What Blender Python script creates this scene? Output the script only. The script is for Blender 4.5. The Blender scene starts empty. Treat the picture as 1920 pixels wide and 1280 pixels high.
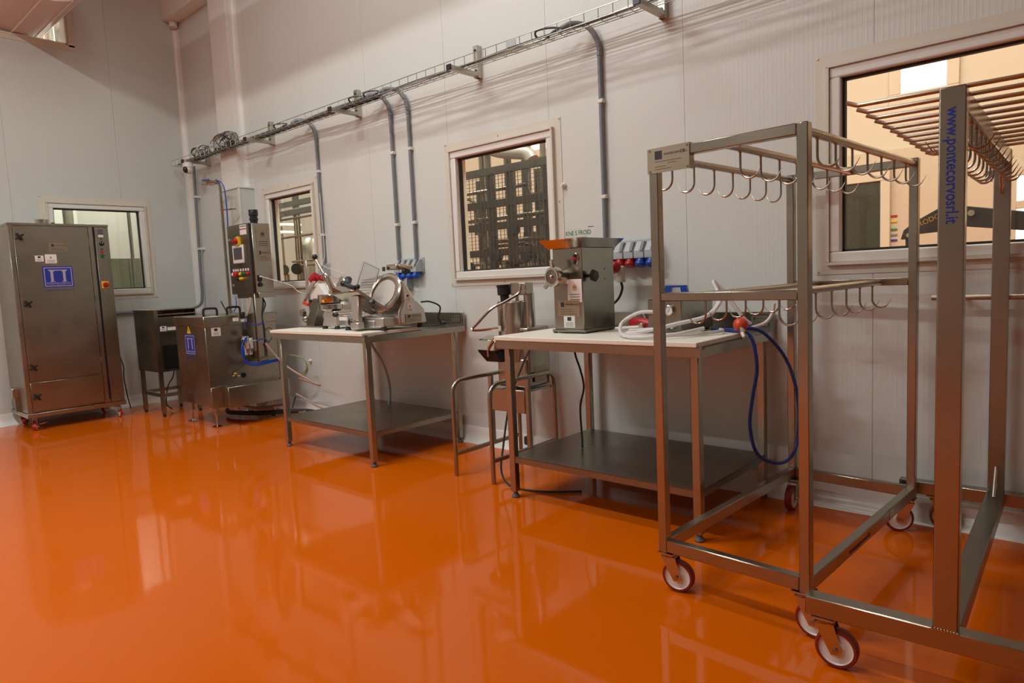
import bpy, bmesh, math, random
from mathutils import Vector, Matrix
R = math.radians
random.seed(7)
SC = bpy.context.scene
COL = SC.collection

# ------------------------------------------------------------------ camera
cam_d = bpy.data.cameras.new('camera')
cam = bpy.data.objects.new('camera', cam_d)
COL.objects.link(cam)
cam_d.sensor_fit = 'HORIZONTAL'
cam_d.sensor_width = 36.0
cam_d.lens = 1267.8 / 1920 * 36
cam_d.clip_start = 0.05
cam_d.clip_end = 100
_a, _p, _r = R(41.864), R(-5.368), R(-2.62)
_F = Vector((-math.sin(_a) * math.cos(_p), math.cos(_a) * math.cos(_p), math.sin(_p)))
_R = Vector((math.cos(_a), math.sin(_a), 0))
_U = _R.cross(_F)
_R, _U = _R * math.cos(_r) + _U * math.sin(_r), -_R * math.sin(_r) + _U * math.cos(_r)
cam.matrix_world = Matrix(((_R.x, _U.x, -_F.x, 0), (_R.y, _U.y, -_F.y, 0), (_R.z, _U.z, -_F.z, 1.2426), (0, 0, 0, 1)))
SC.camera = cam

# ------------------------------------------------------------------ view, world, lights
SC.view_settings.view_transform = 'Standard'
SC.view_settings.look = 'None'
SC.view_settings.gamma = 1
SC.view_settings.use_curve_mapping = False
SC.view_settings.exposure = -0.95

W = bpy.data.worlds.new('world')
SC.world = W
W.use_nodes = True
W.node_tree.nodes['Background'].inputs[0].default_value = (0.75, 0.85, 1.0, 1)
W.node_tree.nodes['Background'].inputs[1].default_value = 0.5

def area(name, loc, size, energy, color=(1.0, 0.86, 0.70), rot=(0, 0, 0)):
    l = bpy.data.lights.new(name, 'AREA')
    l.shape = 'RECTANGLE'
    l.size, l.size_y = size
    l.energy = energy
    l.color = color
    o = bpy.data.objects.new(name, l)
    o.location = loc
    o.rotation_euler = rot
    COL.objects.link(o)
    return o

CEIL = 5.4
WARM = (0.97, 1.0, 0.98)
LAMPS = [(-2.0, -0.15, 4.95, 80), (-4.6, -0.15, 4.95, 235), (-3.1, 2.05, 4.95, 85), (-5.4, 2.05, 4.95, 32), (-6.6, -3.4, 4.95, 125), (-3.4, -3.4, 4.95, 125)]
for i, (x, y, z, e) in enumerate(LAMPS):
    area('tube_lamp', (x, y, z - 0.06), (1.5, 0.12), e, WARM)
area('far_room_lamp', (-4.5, 4.4, 5.2), (8.0, 0.5), 700, (1.0, 0.90, 0.79), (R(38), 0, 0))
area('far_room_lamp', (0.2, 4.6, 5.2), (3.0, 0.5), 330, (1.0, 0.86, 0.72), (R(38), 0, 0))
area('far_room_lamp', (-10.6, 3.2, 5.1), (0.5, 3.0), 950, (1.0, 0.97, 0.90))

# ------------------------------------------------------------------ materials
MATS = {}
def nt(name):
    m = bpy.data.materials.new(name)
    m.use_nodes = True
    return m, m.node_tree.nodes, m.node_tree.links, m.node_tree.nodes['Principled BSDF']

def plain(name, col, rough=0.5, metal=0.0, spec=0.5, var=0.06, bump=0.0, scale=20, coat=0.0, trans=0.0):
    m, n, l, b = nt(name)
    b.inputs['Roughness'].default_value = rough
    b.inputs['Metallic'].default_value = metal
    b.inputs['Specular IOR Level'].default_value = spec
    b.inputs['Coat Weight'].default_value = coat
    b.inputs['Transmission Weight'].default_value = trans
    tc = n.new('ShaderNodeTexCoord')
    no = n.new('ShaderNodeTexNoise')
    no.inputs['Scale'].default_value = scale
    no.inputs['Detail'].default_value = 3
    l.new(tc.outputs['Object'], no.inputs['Vector'])
    mx = n.new('ShaderNodeMix')
    mx.data_type = 'RGBA'
    mx.inputs[6].default_value = (*[c * (1 - var) for c in col], 1)
    mx.inputs[7].default_value = (*[min(1, c * (1 + var)) for c in col], 1)
    l.new(no.outputs['Fac'], mx.inputs[0])
    l.new(mx.outputs[2], b.inputs['Base Color'])
    if bump:
        bp = n.new('ShaderNodeBump')
        bp.inputs['Strength'].default_value = bump
        bp.inputs['Distance'].default_value = 0.002
        l.new(no.outputs['Fac'], bp.inputs['Height'])
        l.new(bp.outputs[0], b.inputs['Normal'])
    MATS[name] = m
    return m

def steel(name, col, r0, r1, stretch=(2, 2, 60), blot=0.05):
    m, n, l, b = nt(name)
    b.inputs['Metallic'].default_value = 1.0
    tc = n.new('ShaderNodeTexCoord')
    mp = n.new('ShaderNodeMapping')
    mp.inputs['Scale'].default_value = stretch
    l.new(tc.outputs['Object'], mp.inputs[0])
    no = n.new('ShaderNodeTexNoise')
    no.inputs['Scale'].default_value = 6
    no.inputs['Detail'].default_value = 4
    l.new(mp.outputs[0], no.inputs['Vector'])
    n2 = n.new('ShaderNodeTexNoise')
    n2.inputs['Scale'].default_value = 3
    n2.inputs['Detail'].default_value = 1.5
    l.new(tc.outputs['Object'], n2.inputs['Vector'])
    mr = n.new('ShaderNodeMapRange')
    mr.inputs[1].default_value = 0.3
    mr.inputs[2].default_value = 0.7
    mr.inputs[3].default_value = r0
    mr.inputs[4].default_value = r1
    l.new(n2.outputs['Fac'], mr.inputs[0])
    l.new(mr.outputs[0], b.inputs['Roughness'])
    mx = n.new('ShaderNodeMix')
    mx.data_type = 'RGBA'
    mx.inputs[6].default_value = (*[c * (1 - blot) for c in col], 1)
    mx.inputs[7].default_value = (*[min(1, c * (1 + blot)) for c in col], 1)
    l.new(n2.outputs['Fac'], mx.inputs[0])
    l.new(mx.outputs[2], b.inputs['Base Color'])
    bp = n.new('ShaderNodeBump')
    bp.inputs['Strength'].default_value = 0.008
    bp.inputs['Distance'].default_value = 0.001
    l.new(no.outputs['Fac'], bp.inputs['Height'])
    MATS[name] = m
    return m

steel('steel', (0.40, 0.375, 0.31), 0.22, 0.34)
steel('steel_tube', (0.40, 0.375, 0.31), 0.20, 0.34, (40, 2, 2))
steel('steel_dark', (0.29, 0.275, 0.23), 0.26, 0.38)
steel('steel_sheet', (0.37, 0.35, 0.29), 0.22, 0.34, (3, 3, 50))
steel('steel_bright', (0.58, 0.55, 0.49), 0.14, 0.24)
steel('steel_rod', (0.42, 0.38, 0.32), 0.20, 0.32)
steel('galvanised', (0.52, 0.50, 0.43), 0.30, 0.5)
steel('cast_alu', (0.62, 0.60, 0.56), 0.32, 0.45)
steel('engraved', (0.40, 0.34, 0.25), 0.35, 0.5)
plain('black_plastic', (0.012, 0.012, 0.013), 0.35)
plain('black_rubber', (0.02, 0.02, 0.02), 0.6)
plain('grey_rubber', (0.10, 0.10, 0.11), 0.6)
plain('white_plastic', (0.74, 0.71, 0.66), 0.35)
plain('pvc_frame', (0.76, 0.75, 0.70), 0.28, var=0.03)
plain('trim_beige', (0.66, 0.62, 0.53), 0.35, var=0.03)
plain('cutting_board', (0.82, 0.78, 0.68), 0.45, bump=0.1, scale=60)
plain('grey_conduit', (0.20, 0.215, 0.23), 0.4)
plain('grey_socket', (0.42, 0.45, 0.47), 0.4)
plain('grey_socket_dark', (0.14, 0.145, 0.13), 0.4)
plain('blue_plastic', (0.012, 0.07, 0.42), 0.3)
plain('blue_hose', (0.008, 0.03, 0.22), 0.3)
plain('blue_print', (0.015, 0.035, 0.33), 0.4)
plain('red_plastic', (0.45, 0.012, 0.012), 0.35)
plain('orange_grip', (0.62, 0.06, 0.02), 0.4)
plain('yellow_plastic', (0.75, 0.52, 0.02), 0.35)
plain('green_plastic', (0.01, 0.12, 0.03), 0.35)
plain('green_print', (0.03, 0.20, 0.06), 0.5)
plain('grey_print', (0.22, 0.24, 0.20), 0.5)
plain('gold_print', (0.45, 0.26, 0.03), 0.5)
plain('dark_print', (0.03, 0.03, 0.035), 0.5)
plain('silver_print', (0.42, 0.38, 0.42), 0.5)
plain('paper', (0.80, 0.77, 0.74), 0.5, var=0.02)
plain('cream_casting', (0.62, 0.60, 0.54), 0.35, metal=0.3, bump=0.15, scale=80)
plain('wheel_white', (0.80, 0.74, 0.70), 0.35)
plain('wheel_tread', (0.22, 0.02, 0.012), 0.4)
plain('black_paint', (0.018, 0.018, 0.018), 0.4)
plain('sealant', (0.22, 0.21, 0.19), 0.7)
plain('rust_red', (0.30, 0.06, 0.03), 0.5)
plain('screen_glass', (0.10, 0.10, 0.11), 0.1)
plain('grille_dark', (0.008, 0.008, 0.009), 0.5)
plain('rack_paint', (0.07, 0.065, 0.055), 0.45)
plain('foil', (0.52, 0.52, 0.50), 0.3, metal=0.5, bump=0.6, scale=40)
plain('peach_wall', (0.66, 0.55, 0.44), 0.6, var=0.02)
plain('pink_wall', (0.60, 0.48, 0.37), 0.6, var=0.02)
plain('duct_pink', (0.62, 0.50, 0.44), 0.5, var=0.02)
plain('screen_green', (0.27, 0.275, 0.20), 0.45, var=0.05, scale=4)
plain('dark_glass', (0.05, 0.05, 0.035), 0.12, var=0.2, scale=3)
plain('tan_hose', (0.42, 0.30, 0.24), 0.4)
plain('green_wire', (0.25, 0.35, 0.10), 0.4)
plain('ceiling_white', (0.70, 0.68, 0.62), 0.7)
plain('silicone_hose', (0.74, 0.70, 0.68), 0.22, spec=0.6)
plain('brand_ochre', (0.35, 0.22, 0.02), 0.5)

def wall_mat(name, col, axis):
    # satin coated sandwich panel with very fine vertical ribs
    m, n, l, b = nt(name)
    b.inputs['Roughness'].default_value = 0.42
    tc = n.new('ShaderNodeTexCoord')
    sp = n.new('ShaderNodeSeparateXYZ')
    l.new(tc.outputs['Object'], sp.inputs[0])
    mm = n.new('ShaderNodeMath'); mm.operation = 'MULTIPLY'; mm.inputs[1].default_value = 2 * math.pi / 0.045
    l.new(sp.outputs[axis], mm.inputs[0])
    sn = n.new('ShaderNodeMath'); sn.operation = 'SINE'
    l.new(mm.outputs[0], sn.inputs[0])
    pw = n.new('ShaderNodeMath'); pw.operation = 'POWER'; pw.inputs[1].default_value = 8
    l.new(sn.outputs[0], pw.inputs[0])
    bp = n.new('ShaderNodeBump')
    bp.inputs['Strength'].default_value = 0.25
    bp.inputs['Distance'].default_value = 0.0012
    l.new(pw.outputs[0], bp.inputs['Height'])
    l.new(bp.outputs[0], b.inputs['Normal'])
    no = n.new('ShaderNodeTexNoise'); no.inputs['Scale'].default_value = 1.3; no.inputs['Detail'].default_value = 5
    l.new(tc.outputs['Object'], no.inputs['Vector'])
    mx = n.new('ShaderNodeMix'); mx.data_type = 'RGBA'
    mx.inputs[6].default_value = (*[c * 0.97 for c in col], 1)
    mx.inputs[7].default_value = (*[c * 1.03 for c in col], 1)
    l.new(no.outputs['Fac'], mx.inputs[0])
    l.new(mx.outputs[2], b.inputs['Base Color'])
    MATS[name] = m
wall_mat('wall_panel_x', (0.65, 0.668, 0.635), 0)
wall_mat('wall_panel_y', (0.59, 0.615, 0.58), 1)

wall_mat('wall_panel_front', (0.40, 0.42, 0.38), 0)

def floor_mat():
    m, n, l, b = nt('orange_resin')
    tc = n.new('ShaderNodeTexCoord')
    no = n.new('ShaderNodeTexNoise'); no.inputs['Scale'].default_value = 0.8; no.inputs['Detail'].default_value = 4
    l.new(tc.outputs['Object'], no.inputs['Vector'])
    mx = n.new('ShaderNodeMix'); mx.data_type = 'RGBA'
    mx.inputs[6].default_value = (0.595, 0.105, 0.0006, 1)
    mx.inputs[7].default_value = (0.63, 0.115, 0.0008, 1)
    l.new(no.outputs['Fac'], mx.inputs[0])
    l.new(mx.outputs[2], b.inputs['Base Color'])
    b.inputs['Roughness'].default_value = 0.07
    b.inputs['IOR'].default_value = 1.31
    n2 = n.new('ShaderNodeTexNoise'); n2.inputs['Scale'].default_value = 2.2; n2.inputs['Detail'].default_value = 2
    l.new(tc.outputs['Object'], n2.inputs['Vector'])
    bp = n.new('ShaderNodeBump'); bp.inputs['Strength'].default_value = 0.10; bp.inputs['Distance'].default_value = 0.012
    l.new(n2.outputs['Fac'], bp.inputs['Height'])
    l.new(bp.outputs[0], b.inputs['Normal'])
    MATS['orange_resin'] = m
floor_mat()

def glass_mat(name, tint, refl=1.0):
    m, n, l, b = nt(name)
    out = n['Material Output']
    tr = n.new('ShaderNodeBsdfTransparent'); tr.inputs[0].default_value = (*tint, 1)
    gl = n.new('ShaderNodeBsdfGlossy'); gl.inputs['Roughness'].default_value = 0.03
    lw = n.new('ShaderNodeLayerWeight'); lw.inputs[0].default_value = 0.5
    pw = n.new('ShaderNodeMath'); pw.operation = 'POWER'; pw.inputs[1].default_value = 5
    l.new(lw.outputs['Facing'], pw.inputs[0])
    fr = n.new('ShaderNodeMath'); fr.operation = 'MULTIPLY_ADD'; fr.inputs[1].default_value = 0.9; fr.inputs[2].default_value = 0.045
    l.new(pw.outputs[0], fr.inputs[0])
    mi = n.new('ShaderNodeMixShader')
    l.new(fr.outputs[0], mi.inputs[0]); l.new(tr.outputs[0], mi.inputs[1]); l.new(gl.outputs[0], mi.inputs[2])
    l.new(mi.outputs[0], out.inputs[0])
    MATS[name] = m
glass_mat('window_glass', (0.90, 0.93, 0.88))
glass_mat('clear_plastic', (0.93, 0.93, 0.93))

def emit(name, col, s):
    m, n, l, b = nt(name)
    b.inputs['Emission Color'].default_value = (*col, 1)
    b.inputs['Emission Strength'].default_value = s
    b.inputs['Base Color'].default_value = (*col, 1)
    MATS[name] = m
emit('daylight', (1.0, 0.98, 0.93), 3.0)
emit('reflection_glow', (1.0, 0.9, 0.78), 6.0)  # glow for the bars that stand in for lamp reflections

# ------------------------------------------------------------------ geometry helpers
ORG = {}          # world origin of every thing, keyed by object name
def crv(pts, n=6, closed=False):
    """Catmull-Rom through the points"""
    P = [Vector(p) for p in pts]
    if closed: Q = [P[-1]] + P + [P[0], P[1]]
    else: Q = [P[0] * 2 - P[1]] + P + [P[-1] * 2 - P[-2]]
    out = []
    for i in range(1, len(Q) - 2):
        a, b, c, d = Q[i - 1:i + 3]
        for k in range(n):
            t = k / n
            out.append(0.5 * ((2 * b) + (c - a) * t + (2 * a - 5 * b + 4 * c - d) * t * t + (3 * b - a - 3 * c + d) * t ** 3))
    if not closed: out.append(P[-1])
    return out

class M:
    def __init__(s): s.v = []; s.f = []
    def add(s, v, f):
        o = len(s.v); s.v += [Vector(p) for p in v]; s.f += [tuple(i + o for i in q) for q in f]; return s
    def bx(s, x0, x1, y0, y1, z0, z1):
        v = [(x, y, z) for z in (z0, z1) for y in (y0, y1) for x in (x0, x1)]
        return s.add(v, [(0, 2, 3, 1), (4, 5, 7, 6), (0, 1, 5, 4), (2, 6, 7, 3), (0, 4, 6, 2), (1, 3, 7, 5)])
    def box(s, c, d): return s.bx(c[0] - d[0] / 2, c[0] + d[0] / 2, c[1] - d[1] / 2, c[1] + d[1] / 2, c[2] - d[2] / 2, c[2] + d[2] / 2)
    def hexa(s, a, b):
        """a, b: two quads (4 corner points each), joined"""
        return s.add(list(a) + list(b), [(3, 2, 1, 0), (4, 5, 6, 7), (0, 1, 5, 4), (1, 2, 6, 5), (2, 3, 7, 6), (3, 0, 4, 7)])
    def prism(s, poly, o, u, w, h):
        """poly in the (u, w) plane at o, extruded by vector h"""
        o, u, w, h = Vector(o), Vector(u), Vector(w), Vector(h)
        a = [o + u * p[0] + w * p[1] for p in poly]; n = len(a)
        v = a + [p + h for p in a]
        return s.add(v, [tuple(range(n))[::-1], tuple(range(n, 2 * n))] + [(i, (i + 1) % n, (i + 1) % n + n, i + n) for i in range(n)])
    def rod(s, p0, p1, w, h, up=(0, 0, 1)):
        """rectangular bar; w sideways, h along up"""
        p0, p1 = Vector(p0), Vector(p1); d = (p1 - p0).normalized(); up = Vector(up)
        if abs(d.dot(up)) > 0.99: up = Vector((0, 1, 0))
        sd = d.cross(up).normalized(); up = sd.cross(d)
        q = [sd * (a * w / 2) + up * (b * h / 2) for a, b in ((-1, -1), (1, -1), (1, 1), (-1, 1))]
        return s.hexa([p0 + k for k in q], [p1 + k for k in q])
    def tube(s, pts, r, n=8, closed=False, r1=None):
        P = [Vector(p) for p in pts]; m = len(P)
        prev = None; rings = []
        for i, p in enumerate(P):
            if closed: d = (P[(i + 1) % m] - P[i - 1]).normalized()
            else: d = (P[min(i + 1, m - 1)] - P[max(i - 1, 0)]).normalized()
            if prev is None:
                u = Vector((0, 0, 1)) if abs(d.z) < 0.9 else Vector((1, 0, 0))
            else: u = prev
            u = (u - d * u.dot(d)).normalized(); prev = u; w = d.cross(u)
            rr = r if r1 is None else r + (r1 - r) * i / (m - 1)
            rings.append([p + (u * math.cos(2 * math.pi * k / n) + w * math.sin(2 * math.pi * k / n)) * rr for k in range(n)])
        v = [q for ring in rings for q in ring]; f = []
        for i in range(m if closed else m - 1):
            a, b = i * n, ((i + 1) % m) * n
            f += [(a + k, a + (k + 1) % n, b + (k + 1) % n, b + k) for k in range(n)]
        if not closed: f += [tuple(range(n))[::-1], tuple(range((m - 1) * n, m * n))]
        return s.add(v, f)
    def cyl(s, p0, p1, r, r1=None, n=20): return s.tube([p0, p1], r, n, r1=r if r1 is None else r1)
    def lathe(s, prof, o, ax=(0, 0, 1), n=24, ring=False):
        """prof: (radius, height) pairs along ax"""
        o = Vector(o); ax = Vector(ax).normalized()
        u = ax.orthogonal().normalized(); w = ax.cross(u); m = len(prof); v = []
        for (r, h) in prof:
            v += [o + ax * h + (u * math.cos(2 * math.pi * k / n) + w * math.sin(2 * math.pi * k / n)) * max(r, 1e-5) for k in range(n)]
        f = [(i * n + k, i * n + (k + 1) % n, (i + 1) * n + (k + 1) % n, (i + 1) * n + k) for i in range(m - 1) for k in range(n)]
        if ring: f += [((m - 1) * n + k, (m - 1) * n + (k + 1) % n, (k + 1) % n, k) for k in range(n)]
        else: f += [tuple(range(n))[::-1], tuple(range((m - 1) * n, m * n))]
        return s.add(v, f)
    def sph(s, c, r, n=14, sc=(1, 1, 1)):
        v = []; f = []; h = n // 2
        for i in range(1, h):
            t = math.pi * i / h
            for k in range(n):
                a = 2 * math.pi * k / n
                v.append((c[0] + r * sc[0] * math.sin(t) * math.cos(a), c[1] + r * sc[1] * math.sin(t) * math.sin(a), c[2] + r * sc[2] * math.cos(t)))
        f = [(i * n + k, (i + 1) * n + k, (i + 1) * n + (k + 1) % n, i * n + (k + 1) % n) for i in range(h - 2) for k in range(n)]
        v += [(c[0], c[1], c[2] + r * sc[2]), (c[0], c[1], c[2] - r * sc[2])]; a, b = len(v) - 2, len(v) - 1
        f += [(a, k, (k + 1) % n) for k in range(n)] + [(b, (h - 2) * n + (k + 1) % n, (h - 2) * n + k) for k in range(n)]
        return s.add(v, f)
    def build(s, name, mat, parent=None, bev=0.0, seg=1, stuff=False, label=None, cat=None, group=None, kind=None, loc=None):
        me = bpy.data.meshes.new(name)
        off = Vector(ORG[parent.name]) if parent is not None else Vector(loc) if loc is not None else Vector((0, 0, 0))
        me.from_pydata([tuple(p - off) for p in s.v], [], s.f)
        me.materials.append(MATS[mat])
        bm = bmesh.new(); bm.from_mesh(me); bmesh.ops.recalc_face_normals(bm, faces=bm.faces); bm.to_mesh(me); bm.free()
        me.shade_smooth(); me.set_sharp_from_angle(angle=R(32))
        o = bpy.data.objects.new(name, me)
        COL.objects.link(o)
        if parent is not None: o.parent = parent; ORG[o.name] = off
        else: o.location = off; ORG[o.name] = off
        if bev:
            b = o.modifiers.new('bevel', 'BEVEL'); b.width = bev; b.segments = seg; b.limit_method = 'ANGLE'; b.angle_limit = R(40)
        if stuff: o['kind'] = 'stuff'
        if kind: o['kind'] = kind
        if label: o['label'] = label
        if cat: o['category'] = cat
        if group: o['group'] = group
        return o

# a child's own transform stays zero, so every part and sub-part is written in the thing's frame
def thing(name, label, cat, loc=(0, 0, 0), rz=0.0, group=None, local=False, kind=None):
    o = bpy.data.objects.new(name, None)
    o.empty_display_size = 0.1
    COL.objects.link(o)
    o.location = loc; o.rotation_euler = (0, 0, rz)
    ORG[o.name] = Vector((0, 0, 0)) if local else Vector(loc)
    if kind: o['kind'] = kind
    else: o['label'] = label; o['category'] = cat
    if group: o['group'] = group
    return o

def dup(o, delta=(0, 0, 0), mat=None):
    """a further copy of a part (and its own sub-parts), moved by delta in the thing's frame"""
    c = o.copy(); COL.objects.link(c); c.location = o.location + Vector(delta); c.parent = o.parent
    for ch in list(o.children):
        d = ch.copy(); COL.objects.link(d); d.parent = c
    return c

def text(name, s, o, u, w, size, mat, parent, thick=0.0006, align='LEFT', sx=1.0, label=None, bold=0.0):
    """flat lettering: starts at o, runs along u, letters stand along w"""
    c = bpy.data.curves.new('t', 'FONT')
    c.body = s; c.size = size; c.extrude = thick / 2; c.align_x = align; c.resolution_u = 3; c.offset = bold
    t = bpy.data.objects.new('t', c); COL.objects.link(t)
    bpy.context.view_layer.update()
    me = bpy.data.meshes.new_from_object(t.evaluated_get(bpy.context.evaluated_depsgraph_get()))
    bpy.data.objects.remove(t)
    u, w = Vector(u).normalized(), Vector(w).normalized(); n = u.cross(w)
    off = Vector(ORG[parent.name]); o = Vector(o) - off
    for v in me.vertices:
        v.co = o + u * (v.co.x * sx) + w * v.co.y + n * (v.co.z + thick / 2)
    me.materials.clear(); me.materials.append(MATS[mat])
    ob = bpy.data.objects.new(name, me); COL.objects.link(ob); ob.parent = parent; ORG[ob.name] = off
    if label: ob['label'] = label
    return ob

def flat(m, o, u, w, a, b, c, d, t):
    """thin slab on a face: from a to b along u, c to d along w, t thick outward"""
    o, u, w = Vector(o), Vector(u).normalized(), Vector(w).normalized(); n = u.cross(w)
    q = [o + u * i + w * j for i, j in ((a, c), (b, c), (b, d), (a, d))]
    return m.hexa(q, [p + n * t for p in q])

def emblem(o, u, w, s, parent, mat='gold_print'):
    """small crest: shield between two supporters under a crown"""
    m = M(); o, u, w = Vector(o), Vector(u).normalized(), Vector(w).normalized(); n = u.cross(w)
    for poly in ([(-.2, .5), (.2, .5), (.2, 0), (0, -.35), (-.2, 0)], [(-.55, .55), (-.3, .6), (-.28, -.2), (-.6, -.35)],
                 [(.3, .6), (.55, .55), (.6, -.35), (.28, -.2)], [(-.25, .6), (.25, .6), (.3, .85), (.1, .75), (0, 1), (-.1, .75), (-.3, .85)], [(-.5, -.45), (.5, -.45), (.5, -.6), (-.5, -.6)]):
        m.prism([(a * s, b * s) for a, b in poly], o, u, w, n * 0.0008)
    return m.build('crest', mat, parent)

def sticker(o, u, w, wd, ht, parent, kind='crest'):
    m = M(); flat(m, o, u, w, 0, wd, 0, ht, 0.0008)
    st = m.build('sticker', 'paper', parent)
    o, u, w = Vector(o), Vector(u).normalized(), Vector(w).normalized(); n = u.cross(w) * 0.0009
    if kind == 'crest':
        emblem(o + u * wd / 2 + w * ht * 0.62 + n, u, w, ht * 0.17, st)
        for k in range(3):
            q = M(); flat(q, o + n, u, w, wd * 0.15, wd * 0.85, ht * (0.10 + 0.11 * k), ht * (0.14 + 0.11 * k), 0.0004)
            q.build('printed_line', 'grey_print', st)
    else:
        q = M(); flat(q, o + n, u, w, wd * 0.32, wd * 0.68, ht * 0.58, ht * 0.9, 0.0004); q.build('flag_print', 'dark_print' if kind == 'flag' else 'blue_print', st)
        for k in range(3):
            q = M(); flat(q, o + n, u, w, wd * 0.15, wd * 0.85, ht * (0.12 + 0.13 * k), ht * (0.17 + 0.13 * k), 0.0004)
            q.build('printed_line', 'grey_print', st)
    return st

def nameplate(o, u, w, wd, ht, parent, mat='engraved'):
    m = M(); flat(m, o, u, w, 0, wd, 0, ht, 0.0015)
    st = m.build('nameplate', mat, parent)
    o, u, w = Vector(o), Vector(u).normalized(), Vector(w).normalized(); n = u.cross(w) * 0.0016
    q = M(); flat(q, o + n, u, w, wd * 0.14, wd * 0.29, ht * 0.58, ht * 0.88, 0.0004); q.build('logo_print', 'dark_print', st)
    text('lettering', 'PONTECORVO S.R.L.', o + n + u * wd * 0.35 + w * ht * 0.68, u, w, ht * 0.16, 'dark_print', st, sx=wd / ht * 0.36)
    text('lettering', 'CE', o + n + u * wd * 0.84 + w * ht * 0.66, u, w, ht * 0.2, 'dark_print', st)
    for k in range(3):
        q = M(); flat(q, o + n, u, w, wd * 0.12, wd * (0.86 - 0.1 * k), ht * (0.12 + 0.14 * k), ht * (0.145 + 0.14 * k), 0.0004)
        q.build('printed_line', 'dark_print', st)
    return st

def cable(name, pts, r, mat, label, cat='cable', n=8, sub=6, group=None, parent=None):
    P = crv(pts, sub)
    m = M().tube(P, r, n)
    if parent is not None: return m.build(name, mat, parent)
    return m.build(name, mat, label=label, cat=cat, group=group, loc=pts[0])

D, L = 3.621, -8.28
XR, YF = 5.0, -6.5

# ------------------------------------------------------------------ room shell
M().bx(L - 4.5, XR + 0.2, YF - 0.2, 10.0, -0.12, 0.0).build('floor', 'orange_resin', kind='structure')
M().bx(L - 4.5, XR + 0.2, YF - 0.2, 10.0, CEIL, CEIL + 0.15).build('ceiling', 'ceiling_white', kind='structure')

def sub_rects(u0, u1, z0, z1, holes):
    """split a rectangle around the holes"""
    us = sorted({u0, u1} | {min(max(h[k], u0), u1) for h in holes for k in (0, 1)})
    out = []
    for a, b in zip(us[:-1], us[1:]):
        if b - a < 1e-4: continue
        cm = (a + b) / 2; cuts = sorted([(h[2], h[3]) for h in holes if h[0] < cm < h[1]]); z = z0
        for c0, c1 in cuts:
            if c0 > z: out.append((a, b, z, min(c0, z1)))
            z = max(z, c1)
        if z < z1: out.append((a, b, z, z1))
    return out

def panel_wall(name, axis, pos, thick, joints, u0, u1, holes, mat):
    """sandwich-panel wall: a dark core and one real panel per bay, 4 mm joints; pos = room-side face"""
    sg = 1 if thick > 0 else -1
    def slab(m, a, b, c, d, q0, q1):
        q0, q1 = min(q0, q1), max(q0, q1)
        if axis == 'x': m.bx(a, b, q0, q1, c, d)
        else: m.bx(q0, q1, a, b, c, d)
    m = M()
    for r in sub_rects(u0, u1, 0, CEIL, holes): slab(m, *r, pos + sg * 0.006, pos + thick)
    w = m.build(name, 'sealant', kind='structure')
    js = [u0] + sorted(j for j in joints if u0 < j < u1) + [u1]
    for a, b in zip(js[:-1], js[1:]):
        m = M()
        for r in sub_rects(a + 0.0009, b - 0.0009, 0.0, CEIL, holes): slab(m, *r, pos, pos + sg * 0.0065)
        p = m.build('wall_panel', mat, w)
        m = M()
        for r in sub_rects(a + 0.0009, b - 0.0009, 0.0, CEIL, holes): slab(m, *r, pos + thick - sg * 0.001, pos + thick + sg * 0.005)
        m.build('wall_panel', mat, w)
    return w

# openings: (u0, u1, z0, z1)
H2, H3, H4 = (-6.53, -5.65, 1.255, 2.205), (-3.775, -2.80, 1.255, 2.205), (-1.075, 1.15, 1.245, 2.19)
H1, H0 = (2.13, 3.07, 1.265, 2.235), (0.3, 2.47, 3.88, 4.9)
panel_wall('wall_back', 'x', D, 0.12, [-1.854 + 0.975 * k for k in range(-6, 8)], L - 4.3, XR, [H2, H3, H4], 'wall_panel_x')
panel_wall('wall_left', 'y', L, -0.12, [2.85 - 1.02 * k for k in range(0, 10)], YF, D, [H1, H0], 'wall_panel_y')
panel_wall('wall_right', 'y', XR, 0.12, [3.0 - 1.2 * k for k in range(0, 8)], YF, D, [], 'wall_panel_y')
panel_wall('wall_front', 'x', YF, -0.12, [-8 + 1.2 * k for k in range(0, 12)], L, XR, [], 'wall_panel_front')

# coved skirting and corner coves
def skirting(name, axis, pos, sg, u0, u1):
    prof = [(0, 0), (0, 0.115), (0.012, 0.115), (0.016, 0.10), (0.018, 0.075), (0.024, 0.05), (0.036, 0.027), (0.055, 0.010), (0.072, 0.004), (0.075, 0)]
    m = M()
    if axis == 'x': m.prism([(d * sg, z) for d, z in prof], (u0, pos, 0), (0, 1, 0), (0, 0, 1), (u1 - u0, 0, 0))
    else: m.prism([(d * sg, z) for d, z in prof], (pos, u0, 0), (1, 0, 0), (0, 0, 1), (0, u1 - u0, 0))
    m.build(name, 'pvc_frame', kind='structure')
skirting('baseboard_back', 'x', D, -1, L, XR)
skirting('baseboard_left', 'y', L, 1, YF, D)
def cove(name, x, y, sx, sy, z0, z1, r=0.055):
    pts = [(0, 0)] + [(sx * (r - r * math.sin(t)), sy * (r - r * math.cos(t))) for t in [math.pi / 2 * k / 6 for k in range(7)]]
    M().prism(pts, (x, y, z0), (1, 0, 0), (0, 1, 0), (0, 0, z1 - z0)).build(name, 'pvc_frame', kind='structure')
cove('trim_1', L, D, 1, -1, 0.1, 4.34)
cove('trim_2', -6.905, D, 1, -1, 2.30, CEIL, 0.05)
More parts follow.
